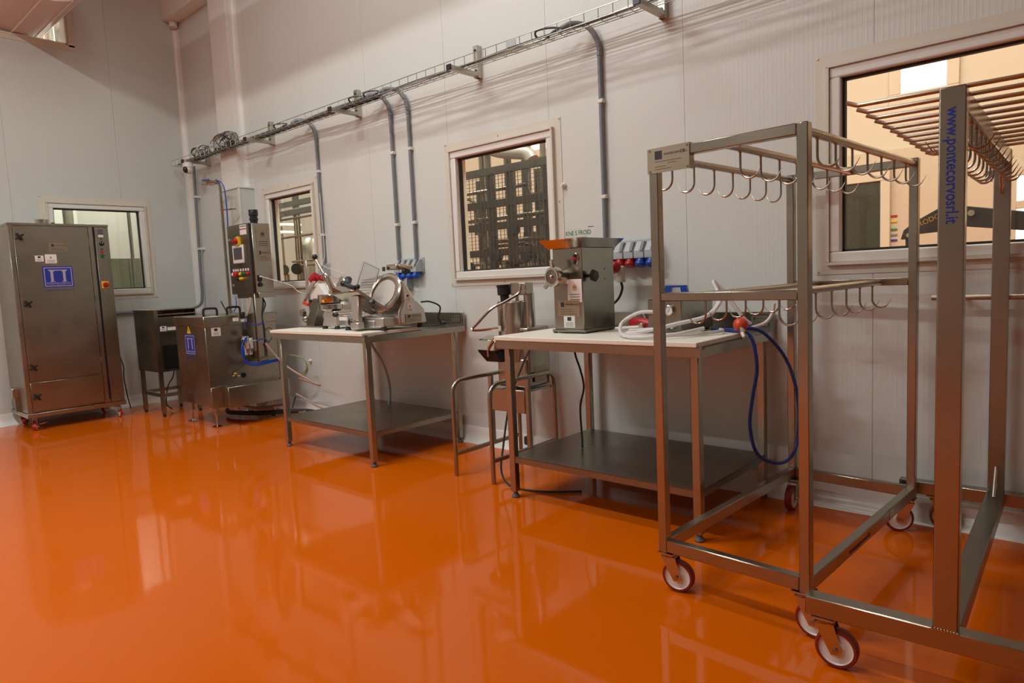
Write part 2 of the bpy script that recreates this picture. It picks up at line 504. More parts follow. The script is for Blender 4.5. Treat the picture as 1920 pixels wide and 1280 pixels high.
# roof beam end in the corner, and the roof beam that shades the walls
M().bx(L, -7.25, D - 0.16, D, 4.36, 4.62).build('trim_3', 'pvc_frame', kind='structure', bev=0.004)
cap = M().cyl((L + 0.06, D - 0.06, 4.30), (L + 0.06, D - 0.06, 4.36), 0.045).build('trim_4', 'pvc_frame', kind='structure')
M().bx(L, XR, 0.92, 1.06, 4.42, 4.63).build('trim_5', 'ceiling_white', kind='structure')
# boxed column on the back wall, wider cladding below
M().bx(-7.28, -6.905, 3.53, D, 2.30, CEIL).build('column', 'pvc_frame', kind='structure', bev=0.003)
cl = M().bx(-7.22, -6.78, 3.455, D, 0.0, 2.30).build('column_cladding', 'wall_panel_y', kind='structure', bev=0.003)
M().bx(-7.23, -6.77, 3.445, D, 2.295, 2.31).build('edge_strip', 'pvc_frame', cl)
M().bx(-6.79, -6.774, 3.449, 3.465, 0.0, 2.296).build('edge_strip', 'pvc_frame', cl)

def window(name, axis, pos, hole, mull=(), screws=True):
    """window in a panel wall; profile pieces are separate parts, flashing strip around them"""
    u0, u1, z0, z1 = hole
    def P(u, d, z): return (u, pos - d, z) if axis == 'x' else (pos + d, u, z)
    def bar(a, b, c, d, q0, q1, nm, mat, par, bev=0.002):
        m = M(); x0, x1 = sorted((pos - q0, pos - q1)) if axis == 'x' else sorted((pos + q0, pos + q1))
        if axis == 'x': m.bx(a, b, x0, x1, c, d)
        else: m.bx(x0, x1, a, b, c, d)
        return m.build(nm, mat, par, bev=bev)
    root = thing(name, None, None, P((u0 + u1) / 2, 0, z0), kind='structure')
    F, G = 0.052, 0.068
    # flashing (L strip standing on the wall)
    for a, b, c, d in ((u0 - G, u1 + G, z1, z1 + G), (u0 - G, u1 + G, z0 - G + 0.01, z0), (u0 - G, u0, z0, z1), (u1, u1 + G, z0, z1)):
        s = bar(a, b, c, d, -0.001, 0.004, 'flashing', 'trim_beige', root, 0)
    for a, b, c, d in ((u0 - 0.012, u1 + 0.012, z1 - 0.002, z1 + 0.012), (u0 - 0.012, u1 + 0.012, z0 - 0.012, z0 + 0.002), (u0 - 0.012, u0 + 0.002, z0, z1), (u1 - 0.002, u1 + 0.012, z0, z1)):
        bar(a, b, c, d, 0.003, 0.030, 'flashing', 'trim_beige', root, 0)
    for a, b, c, d in ((u0, u1, z1 - F, z1), (u0, u1, z0, z0 + F), (u0, u0 + F, z0 + F, z1 - F), (u1 - F, u1, z0 + F, z1 - F)):
        bar(a, b, c, d, -0.10, 0.018, 'window_frame', 'pvc_frame', root, 0.006)
    g = 0.012
    for a, b, c, d in ((u0 + F, u1 - F, z1 - F - g, z1 - F), (u0 + F, u1 - F, z0 + F, z0 + F + g), (u0 + F, u0 + F + g, z0 + F, z1 - F), (u1 - F - g, u1 - F, z0 + F, z1 - F)):
        bar(a, b, c, d, -0.05, -0.02, 'gasket', 'black_rubber', root, 0)
    bar(u0 + F, u1 - F, z0 + F, z1 - F, -0.040, -0.034, 'window_pane', 'window_glass', root, 0)
    for u, z in [(u0 - G + .012, z1 + G - .012), (u1 + G - .012, z1 + G - .012), (u0 - G + .012, z0 - G + .022), (u1 + G - .012, z0 - G + .022), ((u0 + u1) / 2, z1 + G - .03),
                 ((u0 + u1) / 2, z0 - G + .03), (u0 - G + .03, (z0 + z1) / 2), (u1 + G - .03, (z0 + z1) / 2)]:
        if axis == 'x': M().cyl((u, pos - 0.003, z), (u, pos - 0.009, z), 0.006, 0.004, 8).build('screw', 'galvanised', root)
        else: M().cyl((pos + 0.003, u, z), (pos + 0.009, u, z), 0.006, 0.004, 8).build('screw', 'galvanised', root)
    return root
window('window_1', 'y', L, H1)
window('window_2', 'x', D, H2)
window('window_3', 'x', D, H3)
window('window_4', 'x', D, H4)
# high opening in the left wall: lining only
wo = thing('window_5', None, None, (L, 1.4, 3.88), kind='structure')
M().bx(L - 0.13, L + 0.012, 0.3, 2.47, 3.88, 3.893).build('lining', 'pvc_frame', wo)
M().bx(L - 0.13, L + 0.012, 2.458, 2.471, 3.88, 4.9).build('lining', 'pvc_frame', wo)
M().bx(L + 0.001, L + 0.006, 0.3, 2.54, 3.83, 3.882).build('flashing', 'trim_beige', wo)
M().bx(L + 0.001, L + 0.006, 2.485, 2.54, 3.865, 4.9).build('flashing', 'trim_beige', wo)

# ------------------------------------------------------------------ rooms behind the glass
M().bx(L - 4.3, XR, 9.0, 9.12, 0, CEIL).build('wall_far', 'peach_wall', kind='structure')
M().bx(-12.6, -12.5, YF, 9.0, 0, CEIL).build('wall_far_left', 'wall_panel_y', kind='structure')
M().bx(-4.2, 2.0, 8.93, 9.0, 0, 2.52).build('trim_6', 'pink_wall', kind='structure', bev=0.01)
for i, (a, b, c, d) in enumerate(((-1.90, -1.45, 3.13, 3.62), (-0.55, -0.1, 3.13, 3.62), (-7.4, -6.9, 3.35, 3.9), (-6.05, -5.2, 3.35, 3.9), (-11.4, -10.6, 3.0, 3.6))):
    r = thing('window_%d' % (6 + i), None, None, ((a + b) / 2, 9.0, c), kind='structure')
    for q in ((a - .12, b + .12, d, d + .12), (a - .12, b + .12, c - .12, c), (a - .12, a, c, d), (b, b + .12, c, d)):
        M().bx(q[0], q[1], 8.95, 9.01, q[2], q[3]).build('window_frame', 'peach_wall', r, bev=0.006)
    M().bx(a, b, 8.98, 8.995, c, d).build('window_pane', 'daylight', r)
# far door with dark glass, and a bright glazed door
r = thing('door_1', None, None, (-2.4, 8.9, 0), kind='structure')
for q in ((-2.75, -1.98, 2.17, 2.30), (-2.08, -1.98, 0, 2.17), (-2.75, -2.65, 0, 2.17)):
    M().bx(q[0], q[1], 8.86, 8.93, q[2], q[3]).build('door_frame', 'peach_wall', r, bev=0.006)
M().bx(-2.65, -2.08, 8.89, 8.92, 0, 2.17).build('door_leaf', 'dark_glass', r)
r = thing('door_2', None, None, (-0.5, 8.9, 0), kind='structure')
for q in ((-0.92, 0.1, 2.06, 2.16), (-0.92, -0.80, 0, 2.06), (0.0, 0.1, 0, 2.06), (-0.80, 0, 1.72, 1.80)):
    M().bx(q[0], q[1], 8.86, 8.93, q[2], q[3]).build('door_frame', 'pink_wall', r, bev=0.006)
M().bx(-0.80, 0.0, 8.90, 8.92, 0, 2.06).build('door_leaf', 'daylight', r)

cc = thing('colour_stickers', 'column of red, yellow, green, grey and blue strips on the far room wall', 'stickers', (-1.95, 8.92, 1.55))
for k, c in enumerate(('red_plastic', 'yellow_plastic', 'green_print', 'grey_print', 'blue_print')):
    M().bx(-1.985, -1.915, 8.915, 8.93, 1.745 - 0.062 * k - (0.03 if k > 1 else 0), 1.765 - 0.062 * k - (0.03 if k > 1 else 0)).build('strip', c, cc)

# engine hoist behind the big window
eh = thing('engine_hoist', 'black folding workshop crane arm seen through the large right-hand window', 'hoist', (-1.15, 6.0, 0))
M().prism([(-1.255, 1.40), (-1.235, 1.47), (-1.16, 1.53), (-0.93, 1.655), (-0.86, 1.65), (-0.86, 1.45), (-1.14, 1.435), (-1.20, 1.405)], (0, 5.96, 0), (1, 0, 0), (0, 0, 1), (0, 0.08, 0)).build('boom', 'black_paint', eh, bev=0.004)
M().prism([(-0.86, 1.62), (-0.50, 1.545), (0.25, 1.46), (0.25, 1.30), (-0.42, 1.40), (-0.86, 1.47)], (0, 5.97, 0), (1, 0, 0), (0, 0, 1), (0, 0.06, 0)).build('extension_arm', 'black_paint', eh, bev=0.004)
M().prism([(-1.225, 1.41), (-1.155, 1.42), (-1.08, 0.0), (-1.20, 0.0)], (0, 5.97, 0), (1, 0, 0), (0, 0, 1), (0, 0.06, 0)).build('mast', 'black_paint', eh, bev=0.004)
M().cyl((-1.20, 5.95, 1.43), (-1.20, 6.05, 1.43), 0.016).build('pivot_bolt', 'steel_bright', eh)
M().cyl((-0.80, 5.95, 1.56), (-0.80, 6.05, 1.56), 0.022).build('pivot_bolt', 'steel_bright', eh)
M().tube([(-1.0, 6.0, 0.5), (-0.93, 6.0, 1.45)], 0.035, 10).build('hydraulic_ram', 'black_paint', eh)
M().bx(-1.3, 0.6, 5.9, 6.1, 0.05, 0.13).build('base_leg', 'black_paint', eh)
text('lettering', 'RODCRAFT', (-1.13, 5.959, 1.487), (1, 0, 0.42), (-0.4, 0, 1), 0.052, 'brand_ochre', eh)

# steel pipe racks in the process room (each rail, post, pipe its own part)
def pipe_rack(nm, label, x0, x1, y, zs, posts, pipes, mesh=None):
    t = thing(nm, label, 'rack', ((x0 + x1) / 2, y, 0))
    for k, z in enumerate(zs): M().bx(x0, x1, y - 0.03, y + 0.03, z - 0.035, z + 0.035).build('rail', 'rack_paint', t)
    for x in posts: M().bx(x - 0.035, x + 0.035, y + 0.03, y + 0.09, 0, zs[0] + 0.05).build('post', 'rack_paint', t)
    for (x, yy, a, b, rr) in pipes: M().cyl((x, yy, a), (x, yy, b), rr, n=10).build('pipe', 'steel_bright' if rr < 0.03 else 'rack_paint' if rr > .045 else 'steel_dark', t)
    return t
rk = pipe_rack('pipe_rack', 'dense stainless pipe rack seen through the middle window', -5.55, -3.6, 5.0, [2.30, 1.98, 1.76, 1.50, 1.12],
          [-5.35, -4.72, -4.45, -4.0, -3.75],
          [(-5.02, 5.25, 0.2, 3.2, .03), (-4.93, 5.25, 0.2, 3.2, .035), (-4.70, 5.3, 0.2, 3.4, .04), (-4.62, 5.5, 0.2, 3.0, .05), (-4.30, 5.3, 0.2, 2.3, .04), (-4.15, 5.2, .2, 3.2, .03), (-4.05, 5.2, .2, 3.1, .02), (-5.2, 5.4, .2, 2.3, .05),
           (-4.85, 5.5, .2, 2.2, .06), (-4.52, 5.4, .2, 1.7, .07), (-4.22, 5.5, .2, 1.9, .06), (-3.9, 5.35, .2, 2.3, .05), (-4.36, 5.22, 1.55, 1.9, .02)])
for z, a, b in ((2.15, -5.5, -4.3), (1.86, -5.5, -3.6), (1.62, -4.9, -3.6), (1.40, -5.5, -4.0), (1.33, -4.6, -3.6)):
    M().cyl((a, 5.18, z), (b, 5.18, z), 0.022, n=10).build('cross_pipe', 'steel_dark', rk)
M().tube(crv([(-4.95, 5.12, 1.42), (-4.9, 5.12, 1.55), (-4.5, 5.12, 1.57), (-4.3, 5.12, 1.56), (-4.22, 5.12, 1.48), (-4.22, 5.12, 1.2)], 6), 0.018, 8).build('bent_pipe', 'steel_rod', rk)
M().tube(crv([(-5.25, 5.1, 1.7), (-5.22, 5.1, 2.02), (-5.1, 5.1, 2.08), (-5.0, 5.1, 2.0), (-5.0, 5.1, 1.7)], 6), 0.018, 8).build('bent_pipe', 'steel_rod', rk)
M().tube(crv([(-4.25, 5.1, 2.25), (-4.25, 5.1, 2.08), (-4.18, 5.1, 2.02), (-4.05, 5.1, 2.05), (-4.0, 5.1, 2.3)], 6), 0.02, 8).build('bent_pipe', 'steel_rod', rk)
# wire mesh guard in front of the rack
gm = M()
for k in range(40): gm.rod((-5.55 + 0.05 * k, 4.93, 0.6), (-5.55 + 0.05 * k, 4.93, 2.3), 0.005, 0.005)
for k in range(48): gm.rod((-5.55, 4.935, 0.6 + 0.0355 * k), (-3.6, 4.935, 0.6 + 0.0355 * k), 0.004, 0.004)
gm.build('mesh_guard', 'rack_paint', rk, stuff=True)
for x, z in ((-4.35, 1.70), (-4.58, 1.46), (-4.97, 1.36), (-4.20, 1.44)):
    M().lathe([(.0, 0), (.055, 0), (.06, .03), (.05, .06), (0, .06)], (x, 4.98, z), (0, -1, 0), 16).build('valve', 'black_plastic', rk)
for x in (-4.9, -4.62, -4.28): M().cyl((x, 5.1, 1.28), (x, 5.1, 1.42), 0.04, n=12).build('valve_body', 'steel_bright', rk)
M().lathe([(0.0, 0), (0.22, 0), (0.25, .05), (0.25, .9), (0.2, 1.0), (0, 1.02)], (-4.15, 6.0, 0.4), n=20).build('vessel', 'steel', rk)
M().lathe([(0.0, 0), (0.22, 0), (0.25, .05), (0.25, .9), (0.2, 1.0), (0, 1.02)], (-5.2, 6.2, 0.7), n=20).build('vessel', 'steel', rk)
du = M().tube(crv([(-5.02, 5.12, 2.64), (-4.82, 5.12, 2.57), (-4.62, 5.12, 2.50), (-4.42, 5.12, 2.46), (-4.28, 5.12, 2.43), (-4.22, 5.12, 2.36)], 5), 0.065, 14)
du.build('insulated_duct', 'foil', label='silver foil insulated pipe above the rack in the middle window', cat='pipe', loc=(-4.5, 5.3, 2.4))
M().tube(crv([(-4.3, 5.6, 2.62), (-4.0, 5.6, 2.66), (-3.5, 5.6, 2.6)], 5), 0.07, 12).build('red_pipe', 'rust_red', label='rust-red pipe at the top right of the middle window', cat='pipe', loc=(-4, 5.6, 2.6))
rk2 = pipe_rack('pipe_rack', 'pipework and struts seen through the left window behind the control box', -11.2, -7.0, 5.2, [2.42, 2.30], [-10.4, -9.35, -8.2, -7.35],
          [(-9.95, 5.6, 0, 3, .03), (-9.75, 5.5, 0, 2.4, .02), (-9.1, 5.5, 0, 3, .05), (-8.95, 5.4, 0, 2.4, .025), (-9.55, 5.5, 0, 3, .025), (-8.5, 5.6, 0, 3, .06), (-8.1, 5.5, 0, 2.6, .03), (-7.9, 5.5, 0, 3, .05), (-7.55, 5.4, 0, 2.5, .07)])
for z, a, b in ((2.36, -11, -7), (2.24, -11, -7), (1.62, -9.0, -8.0), (1.56, -9.0, -8.0), (1.98, -9.6, -8.0)):
    M().cyl((a, 5.32, z), (b, 5.32, z), 0.016, n=10).build('cross_pipe', 'steel_dark', rk2)
for z in (2.215, 2.10):  # glowing bars added in place of ceiling-lamp reflections in the left window glass
    M().bx(-9.52, -9.48, 5.35, 5.80, z - .012, z + .012).build('reflection_bar', 'reflection_glow', rk2)
    M().bx(-9.52, -9.48, 5.23, 5.36, z - .008, z + .03).build('reflection_bar_holder', 'galvanised', rk2)  # made-up bracket so the added bar does not float
for x in (-8.77, -8.42): M().lathe([(0, 0), (.075, 0), (.08, .02), (.075, .05), (0, .05)], (x, 5.05, 1.50), (0.5, -1, 0), 16).build('gauge', 'black_plastic', rk2); M().cyl((x, 5.1, 0.3), (x, 5.1, 1.44), 0.02, n=8).build('gauge_stem', 'steel_dark', rk2)
M().lathe([(0, 0), (0.33, 0), (0.36, .05), (0.36, 1.95), (0.3, 2.07), (0, 2.1)], (-10.35, 6.6, 0.0), n=24).build('tank', 'steel_bright', label='tall bright stainless tank seen through the left window', cat='tank', loc=(-10.35, 6.6, 0))
# cage column at the left edge of the large window
cg = thing('cable_ladder', 'vertical wire cable ladder at the left edge of the large right window', 'cable ladder', (-1.95, 5.8, 0))
for x in (-2.08, -1.99): M().bx(x - .012, x + .012, 6.2, 6.24, 0, 3.2).build('side_rail', 'galvanised', cg)
for k in range(64): M().bx(-2.08, -1.99, 6.19, 6.20, 0.8 + 0.03 * k, 0.806 + 0.03 * k).build('rung', 'galvanised', cg)
M().tube(crv([(-2.03, 6.24, 0), (-2.05, 6.24, 1.3), (-2.02, 6.24, 2.0), (-2.04, 6.24, 3.0)], 6), 0.028, 8).build('cable', 'black_rubber', cg)

# room behind the left wall
sg_ = thing('folding_screen', 'grey-green corrugated screen seen through the small window on the left wall', 'screen', (-9.6, 3.0, 0))
for k in range(9): M().bx(-9.63 + 0.015 * (k % 2), -9.60 + 0.015 * (k % 2), 2.2 + 0.16 * k, 2.355 + 0.16 * k, 0, 1.72).build('screen_panel', 'screen_green', sg_)
M().cyl((-9.3, 2.60, 0), (-9.3, 2.60, CEIL), 0.055).build('vertical_duct', 'galvanised', label='fat grey vertical duct behind the left-wall window', cat='duct', loc=(-9.3, 2.66, 0))
M().cyl((-9.0, 3.16, 0), (-9.0, 3.16, CEIL), 0.02).build('vertical_pipe', 'steel_dark', label='slim dark vertical pipe behind the left-wall window', cat='pipe', loc=(-9, 3.16, 0))
r = thing('window_11', None, None, (-12.5, 5.0, 1.0), kind='structure')
for q in ((4.2, 5.4, 2.05, 2.15), (4.2, 5.4, 1.0, 1.1), (4.2, 4.3, 1.1, 2.05), (5.3, 5.4, 1.1, 2.05), (4.75, 4.82, 1.1, 2.05)):
    M().bx(-12.5, -12.44, q[0], q[1], q[2], q[3]).build('window_frame', 'pvc_frame', r)
M().bx(-12.49, -12.47, 4.3, 5.3, 1.1, 2.05).build('window_pane', 'dark_glass', r)
dc = thing('air_duct', 'large round pale duct coming through the high opening at top left', 'duct', (-10.5, 1.9, 4.4))
DY, DZ, DR = 2.05, 4.31, 0.405
M().cyl((-12.4, DY, DZ), (-7.2, DY, DZ), DR, n=48).build('duct_shell', 'duct_pink', dc)
for t in (262, 296, 315):
    a = R(t); M().cyl((-12.4, DY + (DR + .002) * math.cos(a), DZ + (DR + .002) * math.sin(a)), (-7.2, DY + (DR + .002) * math.cos(a), DZ + (DR + .002) * math.sin(a)), 0.007, n=6).build('seam', 'pvc_frame', dc)
M().cyl((-7.3, DY, DZ + DR), (-7.3, DY, CEIL), 0.01, n=6).build('hanger', 'galvanised', dc)

# ceiling light fixtures (above the frame)
for (x, y, z, e) in LAMPS:
    t = thing('ceiling_light', 'suspended strip light above the frame, ' + ('nearest row, right end', 'nearest row, left end', 'wall row, right end', 'wall row, left end', 'back row, left end', 'back row, right end')[LAMPS.index((x, y, z, e))], 'lamp', (x, y, z), group='strip lights under the roof')
    M().bx(x - .78, x + .78, y - .09, y + .09, z, z + .06).build('housing', 'white_plastic', t, bev=0.004)
    for s in (-.6, .6): M().cyl((x + s, y, z + .06), (x + s, y, CEIL), 0.006, n=6).build('hanger', 'galvanised', t)

# ------------------------------------------------------------------ cable tray on brackets
tr = thing('cable_tray', 'galvanised wire cable tray running high along the back wall', 'cable tray', (-4.8, 3.45, 2.70))
TX0, TX1 = -8.22, -0.9
for (y, z) in ((3.405, 2.765), (3.405, 2.708), (3.44, 2.708), (3.475, 2.708), (3.505, 2.708), (3.505, 2.725)):
    M().cyl((TX0, y, z), (TX1, y, z), 0.0032 if z > 2.75 else 0.0026, n=6).build('long_wire', 'galvanised', tr)
cw = M().tube([(TX0 + .05, 3.405, 2.765), (TX0 + .05, 3.405, 2.712), (TX0 + .05, 3.415, 2.704), (TX0 + .05, 3.50, 2.704), (TX0 + .05, 3.508, 2.73)], 0.0026, 5).build('cross_wire', 'galvanised', tr)
for k in range(1, 73): dup(cw, (0.1 * k, 0, 0))
M().bx(-2.98, -2.90, 3.398, 3.402, 2.72, 2.755).build('tray_tag', 'grey_socket', tr)
BR = [(-1.96, 'rightmost, beside the large window'), (-3.43, 'above the middle window'), (-4.86, 'left of the paired conduits'), (-6.30, 'above the left window'), (-7.72, 'farthest, in the corner under tangled cables')]
for bx_, txt in BR:
    t = thing('wall_bracket', 'perforated cantilever tray bracket, ' + txt, 'bracket', (bx_, D, 2.67), group='tray brackets on the back wall')
    m = M().bx(bx_ - .021, bx_ - .018, D - .042, D, 2.665, 2.885).bx(bx_ + .018, bx_ + .021, D - .042, D, 2.665, 2.885).bx(bx_ - .021, bx_ + .021, D - .045, D - .041, 2.665, 2.885)
    m.build('upright', 'galvanised', t)
    for z in (2.71, 2.85): M().cyl((bx_, D - .0455, z), (bx_, D - .047, z), 0.012, n=12).build('slot_hole', 'black_plastic', t)
    M().bx(bx_ - .02, bx_ + .02, 3.315, D - .04, 2.672, 2.702).build('arm', 'galvanised', t, bev=0.002)
    M().bx(bx_ - .022, bx_ + .022, 3.305, 3.318, 2.668, 2.706).build('end_cap', 'black_plastic', t, bev=0.002)
# cables in the tray
for i, (lab, mt) in enumerate((('thick grey cable lying in the tray, wall side', 'grey_rubber'), ('pale grey cable lying along the middle of the tray', 'galvanised'), ('thin grey cable winding along the tray front', 'grey_socket'))):
    pts = []
    for k in range(24):
        pts.append((-8.1 + (6.9 / 23) * k, 3.425 + 0.028 * i + 0.012 * math.sin(k * 1.7 + i * 2), 2.716 + 0.004 * i + (0.018 * max(0, math.sin(k * 0.9 + i * 1.3)) if i > 0 else 0)))
    cable('tray_cable', pts, (0.008, 0.006, 0.0045)[i], mt, lab, group='cables in the wire tray', n=6, sub=3)
for k in range(4):
    cable('tray_cable', [(-8.0 + .45 * q, 3.44 + .016 * k, 2.722 + .012 * (k % 2) + .012 * math.sin(q * 1.9 + k * 1.4)) for q in range(9)], .011, ('grey_rubber', 'galvanised', 'black_rubber', 'grey_rubber')[k], ('dark grey', 'pale grey', 'black', 'mid grey')[k] + ' thick cable in the crowded far end of the tray', group='cables in the wire tray', n=6, sub=3)
for j, (cx, n, rr, lab) in enumerate(((-6.95, 16, .10, 'messy coil of cables bundled on the tray above the shower pole'), (-7.55, 10, .07, 'smaller coil of pale cable on the tray near the dome camera'))):
    t = thing('cable_coil', lab, 'cable coil', (cx, 3.45, 2.71))
    for k in range(n):
        ph = random.random() * 6; ax = random.uniform(-.12, .12); tl = random.uniform(-1.4, 1.4)
        pts = [(cx + ax + rr * (0.45 + .7 * random.random()) * 1.3 * math.cos(a_), 3.45 + rr * .5 * math.cos(a_ + tl), 2.735 + rr * .62 + rr * .68 * math.sin(a_)) for a_ in [2 * math.pi * q / 9 + ph for q in range(9)]]
        M().tube(crv(pts, 4, True), 0.005, 5, True).build('cable_loop', ('grey_rubber', 'galvanised', 'grey_rubber', 'grey_socket')[k % 4], t)
    if j == 0:
        M().bx(cx - .20, cx - .06, 3.41, 3.48, 2.71, 2.745).build('junction_box', 'black_plastic', t, bev=.004)
        M().bx(cx + .03, cx + .15, 3.41, 3.48, 2.715, 2.775).build('junction_box', 'black_plastic', t, bev=.004)
    else: M().bx(cx - .02, cx + .08, 3.42, 3.46, 2.79, 2.84).build('junction_box', 'white_plastic', t, bev=.003)
for k, x in enumerate((-2.56, -4.35, -4.55, -5.75)):
    pts = [(x - .12 + .09 * math.cos(a_), 3.45 + .03 * math.sin(a_ * 2), 2.745 + .028 * math.sin(a_)) for a_ in [2 * math.pi * q / 8 for q in range(8)]]
    M().tube(crv(pts, 5, True), 0.007, 6, True).build('cable_loop', 'grey_rubber', label='slack cable loop in the tray above the ' + ('rightmost conduit by the large window', 'right conduit of the pair', 'left conduit of the pair', 'conduit by the left window')[k], cat='cable', group='slack loops in the tray', loc=(x, 3.45, 2.72))

def conduit(x, zb, lab, dx=-0.12):
    t = thing('conduit', lab, 'conduit', (x, D - .02, zb), group='grey drop conduits on the back wall')
    M().cyl((x, D - .022, zb), (x, D - .022, 2.60), 0.014, n=12).build('rigid_pipe', 'grey_conduit', t)
    M().tube(crv([(x, D - .022, 2.57), (x, D - .022, 2.62), (x + dx * .15, D - .03, 2.69), (x + dx * .5, D - .06, 2.755), (x + dx, D - .12, 2.77), (x + dx * 1.4, D - .16, 2.745)], 6), 0.017, 12).build('flexible_bend', 'grey_conduit', t)
    for z in (2.30, 1.72):
        M().bx(x - .02, x + .02, D - .036, D, z - .012, z + .012).build('pipe_clip', 'white_plastic', t, bev=.003)
conduit(-2.40, 1.46, 'grey plastic conduit dropping behind the steel meat mincer', -.13)
conduit(-4.22, 1.42, 'right grey conduit of the close pair above the slicers', -.12)
conduit(-4.44, 1.42, 'left grey conduit of the close pair above the slicers', -.12)
conduit(-5.53, 1.44, 'grey conduit dropping beside the left window', -.12)
t = thing('conduit', 'grey conduit in the far corner turning left along the wall', 'conduit', (-8.1, 3.57, 1.05), group='grey drop conduits on the back wall')
M().tube(crv([(-8.03, 3.57, 2.70), (-8.05, 3.57, 2.3), (-8.09, 3.57, 1.5), (-8.10, 3.57, 1.22), (-8.12, 3.55, 1.10), (-8.2, 3.48, 1.052), (-8.24, 3.40, 1.05), (-8.245, 3.2, 1.05), (-8.245, 2.52, 1.05)], 6), 0.017, 10).build('rigid_pipe', 'grey_conduit', t)
for z in (2.35, 1.75): M().bx(-8.09, -8.03, 3.55, D, z - .012, z + .012).build('pipe_clip', 'white_plastic', t)

# dome camera
dm = thing('dome_camera', 'white dome security camera hanging from the tray end in the corner', 'camera', (-7.70, 3.36, 2.60))
M().lathe([(0, .085), (.035, .085), (.052, .07), (.055, .03), (.05, .028), (0, .028)], (-7.70, 3.36, 2.59)).build('mount', 'white_plastic', dm)
M().sph((-7.70, 3.36, 2.60), 0.052).build('dome_shell', 'white_plastic', dm)
M().sph((-7.683, 3.325, 2.592), 0.036, sc=(.8, .8, 1.1)).build('lens', 'black_plastic', dm)
M().bx(-7.72, -7.68, 3.34, 3.42, 2.67, 2.705).build('bracket_plate', 'galvanised', dm)

# ------------------------------------------------------------------ sockets
def socket_row(x0, n, z, colors, lab, name='socket_row'):
    t = thing(name, lab, 'socket', (x0, D, z))
    for k in range(n):
        a = x0 + 0.072 * k
        b = M().prism([(0, 0), (0, .10), (.045, .10), (.085, .045), (.085, 0)], (a, D, z), (0, -1, 0), (0, 0, 1), (.068, 0, 0)).build('socket_housing', 'grey_socket', t, bev=.003)
        M().prism([(.046, .10), (.06, .10), (.092, .045), (.085, .045)], (a + .044, D, z), (0, -1, 0), (0, 0, 1), (.020, 0, 0)).build('hinge_latch', 'grey_socket_dark', b)
        c = colors[k]
        M().lathe([(0, 0), (.026, 0), (.028, .01), (.030, .05), (.027, .056), (0, .056)], (a + .034, D - .05, z + .005), (0, -.35, -1), 18).build('socket_flap', c, b)
        M().lathe([(.030, .0), (.034, .0), (.034, .012), (.030, .012)], (a + .034, D - .062, z - .028), (0, -.35, -1), 18, True).build('flap_rim', c, b)
    M().bx(x0 - .01, x0 + .072 * n + .006, D - .012, D, z - .01, z + .115).build('back_plate', 'grey_socket', t, bev=.003)
    return t
s3 = socket_row(-2.45, 6, 1.325, ['red_plastic'] * 4 + ['blue_plastic'] * 2, 'row of grey sockets with red and blue flaps behind the mincer')
s2 = socket_row(-4.44, 4, 1.325, ['blue_plastic'] * 4, 'row of grey sockets with blue flaps above the slicer table')
M().bx(-4.40, -4.30, D - .07, D, 1.20, 1.30).build('socket_box', 'grey_socket', label='small grey socket box with blue flap below the blue socket row', cat='socket', bev=.004, loc=(-4.35, D, 1.2))
sb = bpy.data.objects['socket_box']
M().bx(-4.385, -4.34, D - .085, D - .07, 1.215, 1.285).build('socket_flap', 'blue_plastic', sb, bev=.006)
s1 = socket_row(-5.555, 1, 1.345, ['red_plastic'], 'single grey socket with red flap beside the left window')
pl = thing('red_plug', 'red and white industrial plug hanging from the red socket by the mincer', 'plug', (-2.25, 3.53, 1.22))
M().lathe([(0, 0), (.030, 0), (.033, .012), (.031, .04), (.02, .055), (0, .055)], (-2.262, 3.50, 1.295), (-.1, -.6, -.7), 20).build('plug_head', 'red_plastic', pl)
M().bx(-2.262, -2.222, 3.50, 3.54, 1.185, 1.285).build('plug_body', 'white_plastic', pl, bev=.010, seg=2)
M().bx(-2.275, -2.215, 3.51, 3.53, 1.185, 1.20).build('cable_clamp', 'white_plastic', pl, bev=.003)
cable('power_cord', [(-2.243, 3.52, 1.19), (-2.245, 3.53, 1.14), (-2.29, 3.53, 1.07), (-2.40, 3.50, 1.00), (-2.45, 3.46, .95)], 0.008, 'black_rubber', 'black cord from the red plug down behind the mincer', 'cord')
M().lathe([(0, 0), (.038, 0), (.043, .02), (.040, .07), (.02, .09), (0, .09)], (-5.52, 3.50, 1.345), (-.9, -.3, -.7), 20).build('red_plug', 'red_plastic', label='round red industrial plug below the socket beside the left window', cat='plug', loc=(-5.55, 3.5, 1.27))

# wall print behind the mincer
ws = M().bx(-2.75, -2.48, D - .0004, D + .0005, 1.44, 1.575).build('wall_sign', 'wall_panel_x', label='faded green supplier lettering on the wall above the mincer', cat='sign', loc=(-2.6, D, 1.5))
text('lettering', 'KNE S FROID', (-2.725, D - .0006, 1.500), (1, 0, 0), (0, 0, 1), 0.042, 'green_print', ws, sx=.83, bold=.0006)
text('lettering', 'solutions & climatisation', (-2.73, D - .0006, 1.480), (1, 0, 0), (0, 0, 1), 0.017, 'grey_print', ws, sx=1.05)
text('lettering', '.  .  . . . .', (-2.70, D - .0006, 1.537), (1, 0, 0), (0, 0, 1), 0.03, 'green_print', ws, sx=1.0)
M().bx(-2.545, -2.50, D - .0012, D - .0004, 1.545, 1.549).build('printed_bar', 'dark_print', ws)

# tiny round wall clips
for k, (x, z, lb) in enumerate(((-5.92, .52, 'small white wall clip beside table of slicers, low'), (-6.5, .52, 'small white wall clip behind the vat machine'), (-2.72, 1.83, 'tiny white clip right of the middle window'))):
    M().lathe([(0, 0), (.018, 0), (.018, .012), (.010, .022), (.010, .035), (0, .035)], (x, D, z), (0, -1, 0), 14).build('wall_clip', 'white_plastic', label=lb, cat='clip', loc=(x, D, z))

